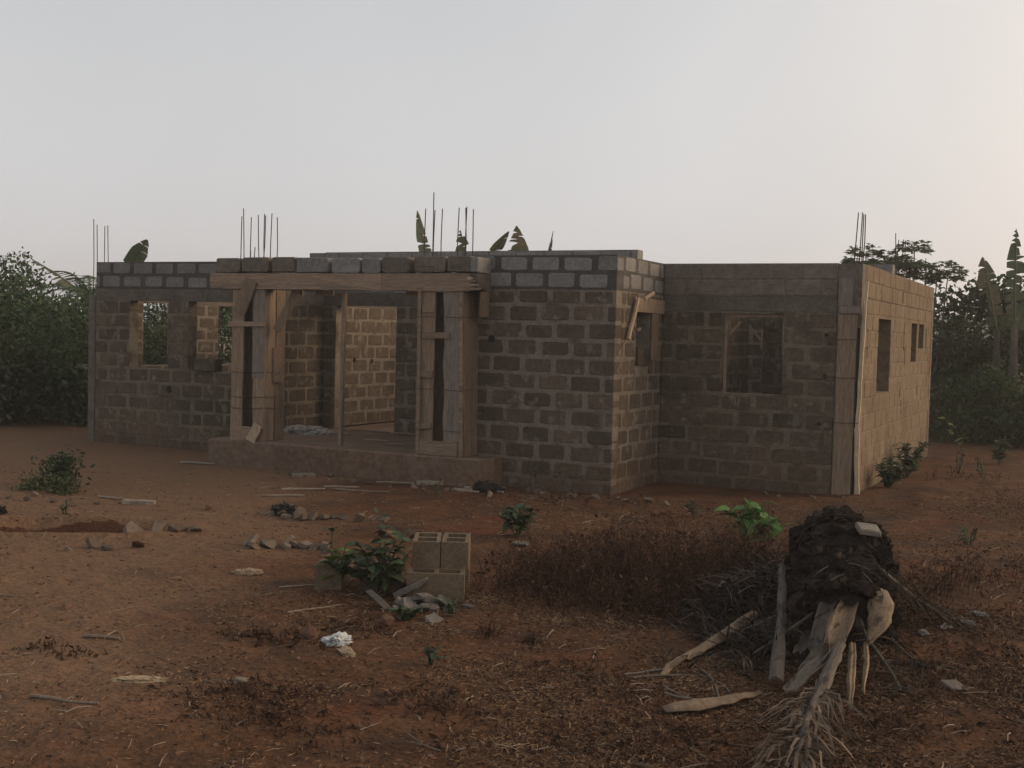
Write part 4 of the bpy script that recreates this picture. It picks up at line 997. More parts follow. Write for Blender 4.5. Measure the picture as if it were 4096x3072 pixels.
lay('stone', rubble_mesh(342, .12, .1, .08, m_rock), -3.30, -4.35, .03, 'rounded red lump of earth behind the hollow block stack', 'stone')
lay('stone', rubble_mesh(343, .08, .07, .06, m_rock), -3.06, -4.25, .03, 'smaller red lump right of the rounded one behind the stack', 'stone')
lay('broken_block', rubble_mesh(344, .10, .08, .02), -1.95, -4.10, .02, 'flat pale slab piece left of the green weed behind the stack', 'rubble')
lay('broken_block', rubble_mesh(345, .13, .06, .02), -1.2, -3.55, .02, 'long flat pale piece at the back of the dry brush', 'rubble')
lay('broken_block', rubble_mesh(346, .12, .09, .06), -2.85, -6.02, .04, 'block piece on the ground left of the half hidden block', 'rubble')
heap([(-2.9 + .2 * k + rnd(-.1, .1), -0.42 + rnd(-.2, .14), rnd(.03, .085), rnd(.35, .7)) for k in range(-8, 8)], 'small block fragment strewn along the foot of the front wall', 'fragments along the wall')
heap([(-7.4 + .2 * k + rnd(-.1, .1), -0.80 + rnd(-.3, .16), rnd(.03, .075), rnd(.35, .6)) for k in range(0, 16)], 'small fragment strewn before the porch slab', 'fragments before the porch')
heap([(-0.9 + .25 * k + rnd(-.1, .1), 1.45 + rnd(-.25, .12), rnd(.03, .06), rnd(.3, .6)) for k in range(0, 5)], 'small fragment at the foot of the right wing wall', 'fragments at the right wing')

def stick(label, a, b, r_=0.014, m_=None, name='stick', flat=False, group='sticks on the bare yard', cat='stick'):
    a, b = Vector((a[0], a[1], gh(*a[:2]) + r_ * .8)), Vector((b[0], b[1], gh(*b[:2]) + r_ * .8))
    root_m = MB(); side = (b - a).cross(Vector((0, 0, 1))).normalized()
    pts = [a.lerp(b, t) + side * rnd(-.02, .02) + Vector((0, 0, rnd(0, .008))) for t in (0, .3, .6, 1)]
    if flat:
        w = side * r_ * 2.2; h_ = Vector((0, 0, r_ * .7)); vs_ = [p + s_ * w + q * h_ for p in (a, b) for s_ in (-1, 1) for q in (-1, 1)]
        root_m.add(vs_, [(0, 1, 3, 2), (4, 6, 7, 5), (0, 4, 5, 1), (2, 3, 7, 6), (1, 5, 7, 3), (0, 2, 6, 4)])
    else: root_m.tube(pts, [r_, r_ * 1.05, r_ * .9, r_ * .7], 6)
    return tag(root_m.build(name, m_ or m_stick), label, cat, group)
stick('pale stick beside the left end of the porch slab', (-9.35, -0.75), (-8.85, -0.55), .022, m_scrap)
stick('short pale board piece lying left of the far rubble heap', (-7.05, -1.03), (-6.85, -0.78), .03, m_scrap, flat=True)
stick('thin stick above the far rubble heap, nearest to the porch', (-6.25, -2.3), (-5.8, -1.98), .018)
stick('thin stick left of the far rubble heap', (-6.2, -2.75), (-5.75, -2.50), .016)
stick('long thin stick pointing at the forward room', (-5.75, -1.9), (-5.1, -1.55), .016)
stick('crooked stick among the long sticks before the porch', (-6.0, -1.72), (-5.6, -1.5), .02)
stick('white board scrap before the right porch column', (-5.25, -0.62), (-4.95, -0.42), .035, m_scrap, flat=True)
stick('long grey lath lying before the right porch column', (-5.75, -0.85), (-5.3, -0.66), .018)
stick('brown stick on bare earth at the lower left', (-2.05, -10.0), (-1.62, -9.92), .010, m_stick)
stick('short brown stick at the lower left corner', (-2.75, -10.1), (-2.60, -10.28), .010, m_stick)
stick('thin twig lying across the left edge', (-4.9, -8.6), (-4.2, -8.25), .008, m_stick)
stick('short stick in the middle of the bare path', (-2.85, -8.85), (-2.6, -8.78), .012)
stick('pale stick left of the low bush', (-7.6, -4.1), (-6.9, -4.05), .014)
stick('flat pale scrap right of the low bush', (-7.0, -4.3), (-6.7, -4.1), .03, m_scrap, flat=True)
stick('twig between bag and rubble heap', (-2.15, -7.55), (-2.0, -7.1), .007)
stick('curved twig left of the leafy weed', (-2.7, -6.95), (-2.45, -6.65), .008)
for k in range(5):
    a = rnd(-.3, .5); x, y = -4.25 + rnd(-.3, .35), -0.75 + rnd(-.3, .3)
    stick('split stick in the woodpile before the forward room', (x, y), (x + .35 * math.cos(a), y + .35 * math.sin(a)), .02, m_stick, group='woodpile sticks')
stick('short crooked log standing out of the woodpile', (-3.95, -0.95), (-3.78, -1.25), .03, m_stick, group=None)

def crumple(name, label, loc, sx, sy, sz, m_, seed, cat, rz=0.0):
    bm_ = bmesh.new(); bmesh.ops.create_icosphere(bm_, subdivisions=5, radius=1)
    for v in bm_.verts:
        c = v.co.copy(); k = 1 + .45 * noise.noise(c * 1.7 + Vector((seed, 0, 0))) + .55 * abs(noise.noise(c * 4 + Vector((0, seed, 0)))) + .3 * abs(noise.noise(c * 8 + Vector((seed, 2, 0))))
        v.co = Vector((c.x * k * sx, c.y * k * sy, max(c.z * k * sz, -sz * .25)))
    me_ = bpy.data.meshes.new(name); bm_.to_mesh(me_); bm_.free(); me_.materials.append(m_)
    o = link(name, me_); o.location = loc; o.rotation_euler = (0, 0, rz)
    return tag(o, label, cat)
crumple('plastic_bag', 'crumpled white plastic bag with dark print lying on litter', (-1.33, -8.10, gh(-1.33, -8.1) + .012), .085, .055, .045, m_bag, 3, 'bag', 1.0)
crumple('plastic_wrapper', 'torn cream wrapper trailing from the white plastic bag', (-1.13, -8.28, gh(-1.13, -8.28) + .008), .10, .035, .02, m_paper, 9, 'wrapper', -0.75)
crumple('crumpled_paper', 'crumpled tan paper lying flat at the lower left', (-1.80, -9.42, gh(-1.8, -9.42) + .002), .13, .05, .016, m_paper, 14, 'paper', 0.5)
crumple('crumpled_paper', 'crumpled reddish paper on bare earth left of the stack', (-3.28, -6.62, gh(-3.28, -6.62) + .006), .10, .05, .03, m_paper, 18, 'paper', 0.3)
crumple('cement_sack', 'empty pale cement sack crumpled on the porch floor', (-8.42, 1.15, 0.41), .34, .16, .09, m_sack, 5, 'sack', 0.4)
crumple('black_bag', 'black plastic bag at the left end of the far rubble heap', (-5.02, -3.86, gh(-5, -3.9) + .02), .13, .09, .085, m_black, 7, 'bag')
crumple('black_bag', 'black plastic bag under the woodpile before the forward room', (-4.12, -0.72, gh(-4.1, -.7) + .02), .17, .10, .10, m_black, 8, 'bag', 0.5)
crumple('black_bag', 'small dark clump on bare earth before the left bush', (-7.55, -5.55, gh(-7.5, -5.5) + .02), .06, .05, .05, m_black, 12, 'bag')
for i, (a, b) in enumerate((((-8.3, 2.0), (-7.45, 2.12)), ((-7.3, 2.05), (-6.95, 2.1)), ((-8.0, 1.2), (-7.7, 1.3)), ((-7.0, .7), (-6.6, .75)), ((-6.4, .3), (-6.1, .42)), ((-6.0, 1.2), (-5.8, 1.1)))):
    mb = MB(); mb.tube([(a[0], a[1], .415), ((a[0] + b[0]) / 2, (a[1] + b[1]) / 2 + .02, .42), (b[0], b[1], .415)], .014, 5)
    tag(mb.build('lath', m_stick), 'thin lath scrap on the porch floor', 'lath', 'laths on the porch floor')

# --- leafy plants
def leaf_mesh(L_, W_, m_, cup=0.25, droop=0.5, n=5):
    mb = MB(); vs_, fs_ = [], []
    for i in range(n + 1):
        t = i / n; w = W_ * .5 * math.sin(math.pi * min(1, t ** .8 * .97 + .03)) ; x = L_ * (t - .12 * droop * t * t); z = -droop * L_ * t * t * .6
        vs_ += [(x, -w, z + cup * w), (x, 0, z), (x, w, z + cup * w)]
    for i in range(n):
        j = i * 3; fs_ += [(j, j + 3, j + 4, j + 1), (j + 1, j + 4, j + 5, j + 2)]
    mb.add(vs_, fs_); return mb.mesh('leaf', m_, True)
def leafy(name, label, loc, stems, leaf, m_stem, group=None, cat='plant', spread=.25, start=.25, pet=.0, up=.3):
    """stems: (lean x, lean y, height, leaves)"""
    root = empty(name, (loc[0], loc[1], gh(*loc[:2]))); tag(root, label, cat, group)
    for (lx, ly, h_, nl) in stems:
        p1 = Vector((lx, ly, h_)); mid = p1 * .5 + Vector((rnd(-.03, .03), rnd(-.03, .03), .02))
        mb = MB(); mb.tube([(0, 0, -.03), mid, p1], [.009, .007, .003], 5); mb.build('stem', m_stem, root)
        for k in range(nl):
            t = start + (1 - start) * (k + rnd(0, .6)) / nl
            p = Vector((0, 0, 0)).lerp(mid, t * 2) if t < .5 else mid.lerp(p1, min(1, (t - .5) * 2))
            sc = rnd(.6, 1.15) * (1.1 - .35 * t)
            o = bpy.data.objects.new('leaf', R.choice(leaf)); COL.objects.link(o); o.parent = root
            o.matrix_local = Matrix.Translation(p) @ Matrix.Rotation(k * 2.4 + rnd(-.5, .5), 4, 'Z') @ Matrix.Rotation(-up + rnd(-.6, .35), 4, 'Y') @ Matrix.Rotation(rnd(-.4, .4), 4, 'X') @ Matrix.Translation((pet, 0, 0)) @ Matrix.Scale(sc, 4)
    return root
LM_w = [leaf_mesh(.19, .105, m_leaf_weed), leaf_mesh(.17, .10, m_leaf_weed, .4, .9), leaf_mesh(.14, .07, m_leaf_weed, .1, .3)]
LM_y = [leaf_mesh(.19, .13, m_leaf_yellow, .1, .3)]
LM_g = [leaf_mesh(.30, .19, m_leaf_green, .3, 1.0), leaf_mesh(.26, .18, m_leaf_green, .4, 1.2)]
LM_s = [leaf_mesh(.10, .045, m_leaf_weed), leaf_mesh(.08, .04, m_leaf_weed, .3, .7)]
leafy('leafy_weed', 'tall dark weed with broad leaves in front of the stacked hollow blocks', (-1.93, -6.72), [(.05, .05, .58, 16), (-.16, -.02, .42, 16), (.18, .0, .46, 17), (.02, -.14, .33, 16), (.27, .1, .38, 13), (-.05, .08, .68, 10), (-.26, .02, .30, 12), (.12, -.12, .26, 12), (.3, -.06, .3, 13), (-.34, -.06, .24, 12), (.2, .15, .52, 12)], LM_w, m_bark)
leafy('leafy_weed', 'young weed with yellow-green leaves left of the tall dark weed', (-2.33, -6.72), [(-.03, .0, .50, 12), (.1, .02, .38, 9), (.16, -.05, .28, 9), (.05, -.08, .2, 8)], LM_y + LM_y + LM_w, m_bark)
leafy('leafy_weed', 'bright green large-leaved plant before the right wing', (-0.12, -2.35), [(.12, .05, .40, 9), (-.22, .0, .30, 9), (.3, -.02, .26, 8), (0, -.1, .25, 7), (-.1, .15, .42, 7), (.42, .1, .2, 4)], LM_g, m_leaf_green, up=.15)
leafy('leafy_weed', 'dark green tufted weed at the left end of the dry brush', (-2.2, -3.65), [(rnd(-.2, .2), rnd(-.15, .15), rnd(.2, .34), 13) for _ in range(6)], LM_w, m_leaf_weed)
leafy('leafy_weed', 'small weed on bare earth before the right porch column', (-4.25, -1.75), [(.04, 0, .27, 8), (-.05, 0, .2, 7)], LM_s, m_bark)
leafy('leafy_weed', 'small upright weed below the low left bush', (-6.9, -5.25), [(.02, 0, .16, 7), (-.05, 0, .1, 4)], LM_s, m_leaf_weed)
leafy('leafy_weed', 'small green weed growing in the rubble heap by the stack', (-1.33, -7.24), [(rnd(-.12, .12), rnd(-.08, .08), rnd(.06, .12), 9) for _ in range(6)], LM_s, m_leaf_weed)
leafy('leafy_weed', 'tiny green sprig right of the rubble heap by the stack', (-1.12, -6.95), [(rnd(-.05, .05), rnd(-.05, .05), rnd(.06, .11), 6) for _ in range(3)], LM_s, m_leaf_weed)
leafy('leafy_weed', 'faint green seedling on litter in the centre foreground', (-0.55, -8.2), [(rnd(-.05, .05), rnd(-.05, .05), rnd(.08, .14), 5) for _ in range(3)], LM_s, m_leaf_weed)
leafy('leafy_weed', 'thin tall weed against the front wall of the forward room', (-3.65, -0.30), [(-.03, 0, .80, 10), (.16, 0, .50, 8), (.05, 0, .3, 5)], LM_s, m_bark)
leafy('leafy_weed', 'sparse bare-stemmed weed by the wall, right of the thin tall one', (-3.2, -0.35), [(.0, 0, .45, 6), (.12, 0, .35, 5), (-.12, 0, .25, 4)], LM_s, m_bark)
leafy('leafy_weed', 'drooping weed at the foot of the end wall, near the front corner', (0.42, 3.0), [(rnd(-.12, .3), rnd(-.45, .45), rnd(.2, .42), 14) for _ in range(13)], LM_w, m_leaf_weed)
leafy('leafy_weed', 'larger brown-tipped weed halfway along the end wall', (0.42, 4.9), [(rnd(-.12, .3), rnd(-.6, .6), rnd(.25, .6), 14) for _ in range(14)], LM_w, m_bark)
leafy('leafy_weed', 'dry weed with two pale scraps beside it before the right wing', (-1.1, -1.15), [(rnd(-.15, .15), rnd(-.1, .1), rnd(.12, .22), 8) for _ in range(5)], LM_s, m_bark)
leafy('leafy_weed', 'green sprig on the open ground at the far right', (1.95, -1.35), [(rnd(-.1, .1), rnd(-.1, .1), rnd(.1, .24), 8) for _ in range(4)], LM_s, m_leaf_weed)
leafy('leafy_weed', 'dark upright stump sprout on the path right of the end wall', (1.05, 6.0), [(rnd(-.08, .08), rnd(-.08, .08), rnd(.25, .45), 9) for _ in range(4)], LM_s, m_bark)
leafy('leafy_weed', 'second dark sprout on the path, nearer the right edge', (1.45, 5.6), [(rnd(-.08, .08), rnd(-.08, .08), rnd(.2, .35), 9) for _ in range(4)], LM_s, m_bark)
leafy('leafy_weed', 'small bush of green leaves on the path below the right thicket', (1.5, 8.4), [(rnd(-.2, .2), rnd(-.2, .2), rnd(.3, .6), 12) for _ in range(6)], LM_w, m_leaf_weed)
leafy('leafy_weed', 'pale round-leaved seedling at the foot of the right thicket', (0.65, 9.9), [(-.3, 0, .75, 5), (.1, 0, .4, 5)], LM_y, m_bark)
leafy('leafy_weed', 'low green weed at the right edge of the yard', (2.35, 1.2), [(rnd(-.2, .2), rnd(-.2, .2), rnd(.1, .25), 8) for _ in range(6)], LM_s, m_bark)
bush('low_bush', 'low dark green bush alone on the bare earth at the left', (-8.7, -3.65, 0), clumps_box(.12, .10, .36, 8, .07, .12, 5), 800, .07, m_leaf_dark, stems=4)
bush('low_bush', 'flat trailing growth at the foot of the low left bush', (-8.5, -4.05, 0), clumps_box(.32, .2, .10, 9, .07, .10, 6), 700, .06, m_leaf_olive, stems=3)
heap([(-8.25, -4.45, .07, .4), (-8.05, -4.75, .08, .3), (-8.35, -4.75, .05, .5), (-7.75, -4.65, .07, .35), (-7.35, -4.7, .08, .3), (-7.2, -4.5, .05, .5)], 'broken piece lying below the low left bush', 'pieces below the left bush')
# boards and logs heaped under the left thicket
for k in range(6):
    a = Vector((-16.6 + .15 * rnd(-1, 1), 3.2 + .12 * k, .08 + .07 * k)); b = a + Vector((1.25, .95, -.03)) * rnd(.75, 1.1)
    mb = MB(); d = (b - a).normalized(); sd = Vector((-d.y, d.x, 0)) * .07
    mb.add([p + s_ * sd + Vector((0, 0, q)) for p in (a, b) for s_ in (-1, 1) for q in (-.015, .015)], [(0, 1, 3, 2), (4, 6, 7, 5), (0, 4, 5, 1), (2, 3, 7, 6), (1, 5, 7, 3), (0, 2, 6, 4)])
    tag(mb.build('board', m_scrap), 'pale grey board in the pile under the bushes left of the house', 'board', 'boards piled at the left')
mb = MB(); mb.tube([(-18.9, 1.1, .22), (-17.6, 2.2, .24), (-16.7, 3.1, .22)], [.2, .22, .17], 10)
tag(mb.build('log', m_petiole_grey, None, True), 'thick grey log lying under the bushes at the left edge', 'log')

# ------------------------------------------------------------------ felled palm
pt = empty('felled_palm', (1.5, -5.6, 0)); tag(pt, 'felled oil palm trunk with shaggy dark leaf bases and pale chopped stalks', 'palm trunk')
PL = Matrix.Translation((-1.5, 5.6, 0))
AX = [Vector((1.20, -4.35, .25)), Vector((1.27, -4.75, .34)), Vector((1.33, -5.05, .34)), Vector((1.44, -5.55, .22)), Vector((1.53, -5.9, .22)), Vector((1.62, -6.25, .26)), Vector((1.70, -6.58, .24))]
AR = [.20, .37, .38, .27, .27, .27, .20]
def axis(t):
    f_ = t * (len(AX) - 1); i = min(int(f_), len(AX) - 2); k = f_ - i
    return AX[i].lerp(AX[i + 1], k), AR[i] + (AR[i + 1] - AR[i]) * k, (AX[i + 1] - AX[i]).normalized()
mb = MB(); mb.tube([axis(i / 24)[0] for i in range(25)], [axis(i / 24)[1] * .9 for i in range(25)], 18); mb.build('trunk', m_fibre, pt, True, PL)
def base_mesh(seed):
    """a chopped leaf base: a broad ridged scale with a ragged lip and hanging fibres"""
    rr = random.Random(seed); mb = MB(); n, K = 4, 7; vs_, fs_ = [], []
    for i in range(n + 1):
        t = i / n; w = .115 * (1 - .35 * t ** 2)
        for k in range(K):
            a = -1 + 2 * k / (K - 1); z = .015 + .055 * t ** 1.6 - .045 * a * a + rr.uniform(-.009, .009)
            x = .17 * t + (rr.uniform(-.05, .02) if i == n else rr.uniform(-.008, .008)) - .03 * a * a * t
            vs_.append((x, a * w, z))
    for k in range(K): x, y, z = vs_[n * K + k]; vs_.append((x - .02, y * .95, z - .05))
    for i in range(n + 1):
        for k in range(K - 1):
            j = i * K + k; fs_.append((j, j + K, j + K + 1, j + 1))
    for _ in range(16):
        y = rr.uniform(-.11, .11); b = Vector((rr.uniform(.04, .17), y, .035)); e = b + Vector((rr.uniform(-.02, .12), rr.uniform(-.09, .09), rr.uniform(-.03, .05)))
        k = len(vs_); vs_ += [b, b + Vector((.004, .005, 0)), e]; fs_.append((k, k + 1, k + 2))
    mb.add(vs_, fs_); return mb.mesh('leaf_base', m_fibre)
BMs = [base_mesh(k) for k in range(6)]
nb = 0
for i in range(20):
    t = .02 + .94 * i / 19; c, r_, d = axis(t); nn = int(5 + 17 * r_)
    for k in range(nn):
        a = (k + (i % 2) * .5) / nn * 2 * math.pi + rnd(-.08, .08)
        s1 = d.cross(Vector((0, 0, 1))).normalized(); s2 = s1.cross(d)
        nrm = s1 * math.cos(a) + s2 * math.sin(a)
        if nrm.z < -.35: continue
        y_ = nrm.cross(d).normalized()
        m3 = Matrix((d, y_, nrm)).transposed().to_4x4(); m3.translation = c + nrm * (r_ * .86)
        o = bpy.data.objects.new('leaf_base', R.choice(BMs)); COL.objects.link(o); o.parent = pt
        o.matrix_local = PL @ m3 @ Matrix.Rotation(rnd(-.55, .0), 4, 'Y') @ Matrix.Rotation(rnd(-.15, .15), 4, 'Z') @ Matrix.Scale(rnd(.85, 1.2), 4); nb += 1
mb = MB()                                               # loose fibres combed round the trunk
for i in range(5200):
    t = rnd(.02, .99); c, r_, d = axis(t); a = rnd(-.4, 3.54)
    s1 = d.cross(Vector((0, 0, 1))).normalized(); s2 = s1.cross(d); q = []
    da = rnd(-.35, .35); dt = rnd(.0, .12); r0 = r_ * rnd(.98, 1.24)
    for k in range(3):
        aa = a + da * k / 2; q.append(c + d * (dt * k) + (s1 * math.cos(aa) + s2 * math.sin(aa)) * (r0 + rnd(-.01, .03) * k))
    w = d * rnd(.002, .006)
    mb.add([q[0] - w, q[0] + w, q[1] + w, q[1] - w, q[2]], [(0, 1, 2, 3), (3, 2, 4)])
m_strand = mat('fibre_strand', [(0.3, (0.012, 0.008, 0.006)), (0.7, (0.045, 0.032, 0.024))], scale=6, bump=0, island=0.7)
o = mb.build('fibres', m_strand, pt, False, PL); o['kind'] = 'stuff'
for i in range(16):                                     # pale ribs lying over the near end
    t = rnd(.66, .95); c, r_, d = axis(t); a0 = rnd(.3, 2.4); da = rnd(-1.1, 1.1); s1 = d.cross(Vector((0, 0, 1))).normalized(); s2 = s1.cross(d)
    mb = MB(); mb.tube([c + d * (.04 * k) + (s1 * math.cos(a0 + da * k / 5) + s2 * math.sin(a0 + da * k / 5)) * (r_ + .045) for k in range(6)], [.004, .006, .006, .005, .004, .002], 4)
    mb.build('rib', m_petiole_grey, pt, False, PL)
def trough(parent, name, pts, ws, m_, depth=.45, thick=.012, upv=(0, 0, 1), mw=None, torn=0.0):
    """a channelled palm stalk: curved cross-section swept along points"""
    P0 = [Vector(p) for p in pts]; W0 = list(ws); pts, ws = [], []
    for i in range(len(P0) - 1):
        for k in range(3):
            f_ = k / 3; pts.append(P0[i].lerp(P0[i + 1], f_) + Vector((rnd(-.005, .005), rnd(-.005, .005), rnd(-.004, .004)))); ws.append(W0[i] + (W0[i + 1] - W0[i]) * f_ + W0[i] * rnd(-.07, .07))
    pts.append(P0[-1]); ws.append(W0[-1])
    mb = MB(); n = len(pts); K = 9; vs_, fs_ = [], []
    rid = [rnd(-.010, .010) for _ in range(K)]
    for i, p in enumerate(pts):
        d = (pts[min(i + 1, n - 1)] - pts[max(i - 1, 0)]).normalized(); s_ = d.cross(Vector(upv)).normalized(); u_ = s_.cross(d)
        ee = [rnd(-.08, .10), rnd(-.08, .10)]
        for lay_ in (0, 1):
            for k in range(K):
                a = -1 + 2 * k / (K - 1); w = ws[i] * .5
                if k == 0: a -= ee[0]
                if k == K - 1: a += ee[1]
                q = p + s_ * (a * w) + u_ * (depth * w * 1.3 * (1 - a * a) + rid[k] * .6 - lay_ * (thick * (1.5 - min(1, abs(a)))))
                if i == n - 1 and torn: q = q + d * (rnd(-torn, torn) if lay_ == 0 else 0)
                vs_.append(q)
    for i in range(n - 1):
        j = i * 2 * K
        for k in range(K - 1):
            fs_.append((j + k, j + k + 1, j + 2 * K + k + 1, j + 2 * K + k)); fs_.append((j + K + k + 1, j + K + k, j + 3 * K + k, j + 3 * K + k + 1))
        fs_.append((j + K, j, j + 2 * K, j + 3 * K)); fs_.append((j + K - 1, j + 2 * K - 1, j + 4 * K - 1, j + 3 * K - 1))
    for j in (0, (n - 1) * 2 * K):
        for k in range(K - 1): fs_.append((j + k, j + K + k, j + K + k + 1, j + k + 1))
    mb.add(vs_, fs_); return mb.build(name, m_, parent, True, mw)
for (pp, ww, mm, dp, tn) in (
    ([(1.57, -6.50, .40), (1.585, -6.70, .36), (1.58, -6.90, .26), (1.575, -7.04, .16)], [.08, .10, .10, .08], m_petiole_grey, -.5, .03),
    ([(1.72, -6.62, .40), (1.73, -6.82, .37), (1.735, -7.05, .27), (1.735, -7.22, .17)], [.10, .135, .13, .05], m_petiole, -.6, .05),
    ([(1.66, -6.62, .36), (1.665, -6.86, .31), (1.67, -7.08, .20)], [.06, .07, .05], m_petiole, .5, .04),
    ([(1.86, -6.42, .44), (1.91, -6.62, .41), (1.93, -6.80, .33), (1.90, -6.98, .22)], [.11, .155, .14, .03], m_petiole, .35, .03),
    ([(1.69, -6.95, .20), (1.655, -7.18, .17), (1.60, -7.36, .10)], [.09, .11, .10], m_petiole_grey, -.4, .035),
    ([(1.70, -7.15, .17), (1.63, -7.42, .12), (1.565, -7.64, .05)], [.08, .10, .09], m_petiole_grey, -.4, .035),
    ([(1.76, -7.10, .22), (1.785, -7.45, .18), (1.79, -7.78, .12), (1.795, -7.95, .08)], [.06, .07, .08, .09], m_petiole_grey, .5, .03),
    ([(1.83, -7.05, .22), (1.87, -7.30, .16), (1.91, -7.55, .09), (1.96, -7.78, .02)], [.04, .05, .045, .015], m_petiole, .4, .0),
    ([(1.88, -6.95, .22), (1.93, -7.20, .15), (1.965, -7.50, .05)], [.03, .035, .015], m_petiole, .4, .0),
    ([(1.47, -6.55, .18), (1.46, -6.75, .14), (1.46, -6.90, .08)], [.07, .08, .07], m_petiole_grey, -.3, .03)):
    trough(pt, 'stalk', [(x + rnd(-.008, .008), y, z) for x, y, z in pp], ww, mm, mw=PL, torn=tn, depth=dp, thick=.016)
mb = MB(); mb.tube([(1.72, -6.60, .24), (1.735, -6.70, .235)], [.10, .085], 12); mb.build('hollow_shade', m_black, pt, True, PL)  # black plug standing for the shade in the hollow cut end
# dry frond trailing to the lower edge
fr = empty('dry_frond', (1.84, -8.4, 0)); tag(fr, 'dry palm frond with straw-coloured leaflets trailing towards the lower edge', 'palm frond')
FL = Matrix.Translation((-1.84, 8.4, 0))
fpts = [Vector((1.79, -7.75, .12)), Vector((1.81, -8.15, .10)), Vector((1.86, -8.6, .07)), Vector((1.92, -9.05, .05)), Vector((1.98, -9.5, .04))]
mb = MB(); mb.tube(fpts, [.028, .026, .022, .018, .012], 7); mb.build('stalk', m_petiole_grey, fr, True, FL)
mb = MB()
for i in range(300):
    t = rnd(0.0, .98) * 4; k = int(t); b = fpts[k].lerp(fpts[k + 1], t - k); s_ = R.choice((-1, 1)); L_ = rnd(.12, .55)
    an = abs(R.gauss(.35, .22)); e = b + Vector((s_ * math.sin(an) * L_ + .07 * L_, -math.cos(an) * L_, 0)); e.z = gh(e.x, e.y) + rnd(.0, .09)
    mid = b.lerp(e, .5) + Vector((s_ * rnd(-.02, .05), 0, rnd(-.01, .07))); w = Vector((rnd(.003, .011), rnd(-.004, .004), rnd(-.004, .006)))
    mb.add([b - w * .5, b + w * .5, mid + w, mid - w, e], [(0, 1, 2, 3), (3, 2, 4)])
o = mb.build('leaflets', m_leaflet, fr, False, FL); o['kind'] = 'stuff'
# other dead stalks
def lone(name, label, cat, pts, ws, m_, **k):
    pts = [(x, y, gh(x, y) + z) for x, y, z in pts]
    o = trough(None, name, pts, ws, m_, **k); return tag(o, label, cat)
th = empty('thorny_stalk', (1.25, -6.5, 0)); tag(th, 'straight grey palm stalk with thorny edges propped beside the trunk', 'palm stalk')
TL = Matrix.Translation((-1.25, 6.5, 0))
tp = [Vector((.98, -5.45, .36)), Vector((1.14, -6.1, .27)), Vector((1.32, -6.85, .16)), Vector((1.47, -7.55, .05))]
trough(th, 'stalk', tp, [.06, .062, .07, .095], m_petiole_grey, mw=TL, depth=.5)
mb = MB()
for i in range(70):
    t = rnd(.2, 2.9); k = int(t); b = tp[k].lerp(tp[k + 1], t - k); s_ = R.choice((-1, 1)); d = Vector((.9, .38, 0)) * s_
    mb.tube([b + d * .03, b + d * rnd(.05, .075) + Vector((0, 0, rnd(-.01, .02)))], [.003, .001], 3, cap=False)
o = mb.build('thorns', m_petiole_grey, th, False, TL); o['kind'] = 'stuff'
lone('broken_stalk', 'pale split palm stalk bent in the middle, left of the trunk', 'palm stalk', [(.98, -6.25, .14), (.90, -6.62, .07), (.83, -7.0, .035), (.80, -7.25, .03)], [.085, .10, .085, .07], m_petiole, torn=.05)
lone('broken_stalk', 'short split end of the bent pale stalk', 'palm stalk', [(.79, -7.24, .03), (.77, -7.45, .02), (.77, -7.60, .012)], [.05, .055, .03], m_petiole, torn=.04)
lone('leaf_sheath', 'long curved brown palm sheath lying on the ground below the bent stalk', 'palm sheath', [(1.02, -8.30, .02), (1.16, -8.17, .035), (1.30, -7.97, .04), (1.42, -7.70, .03)], [.07, .11, .085, .02], m_leaflet, depth=.5)
for i, (a, b) in enumerate((((.98, -7.38), (1.22, -7.86)), ((1.0, -7.42), (1.28, -7.8)), ((.92, -8.0), (1.2, -7.95)), ((.85, -7.85), (1.12, -8.0)), ((.62, -7.75), (.93, -7.50)), ((.55, -7.7), (.80, -7.48)))):
    stick(['thin dry leaf rib above the curved brown sheath, upper of the pair', 'thin dry leaf rib above the curved brown sheath, lower of the pair', 'thin rib lying along the curved brown sheath', 'thin rib sticking out left of the curved brown sheath', 'long straight rib left of the pale bent stalk', 'second straight rib left of the pale bent stalk'][i], a, b, .008, m_petiole_grey, group=None, cat='leaf rib')
for i, (x, y, rz) in enumerate(((1.05, -6.35, .4), (1.12, -6.5, 1.0), (1.18, -6.2, -.3), (1.28, -6.75, 1.4))):
    lone('leaf_scrap', ['curled grey sheath scrap under the trunk, leftmost', 'curled grey sheath scrap with a notched end', 'narrow sheath scrap behind the thorny stalk', 'pale sheath scrap right of the thorny stalk'][i], 'sheath scrap',
         [(x, y, .10), (x + .12 * math.cos(rz), y - .12 * math.sin(rz + .8), .05), (x + .2 * math.cos(rz), y - .22 * math.sin(rz + .8), .02)], [.06, .09, .05], m_petiole_grey, torn=.03)
o = plain_block('block_fragment', (1.60, -5.36, .66), .5, (.17, .14, .05), m_rubble, .3, .12); tag(o, 'pale block fragment resting on the palm trunk', 'rubble')
o = plain_block('board_scrap', (1.02, -5.2, .38), .9, (.07, .22, .02), m_petiole_grey, -.6, .1); tag(o, 'small grey board scrap leaning on the left flank of the trunk', 'board')
for i, (x, y) in enumerate(((2.28, -5.05), (2.18, -5.3), (2.05, -5.55), (2.35, -4.75))):
    crumple('litter_scrap', ['white scrap right of the palm trunk, farthest right', 'crumpled pale scrap right of the palm trunk', 'folded grey scrap close to the palm trunk', 'small pale scrap behind the palm trunk'][i], (x, y, gh(x, y) + .015), .05, .025, .02, m_sack, 30 + i, 'litter', i)
o = plain_block('block_fragment', (2.42, -6.95, .0), .7, (.12, .16, .03), m_petiole_grey, .15, 0); tag(o, 'square grey-brown scrap on the ground at the right', 'litter')

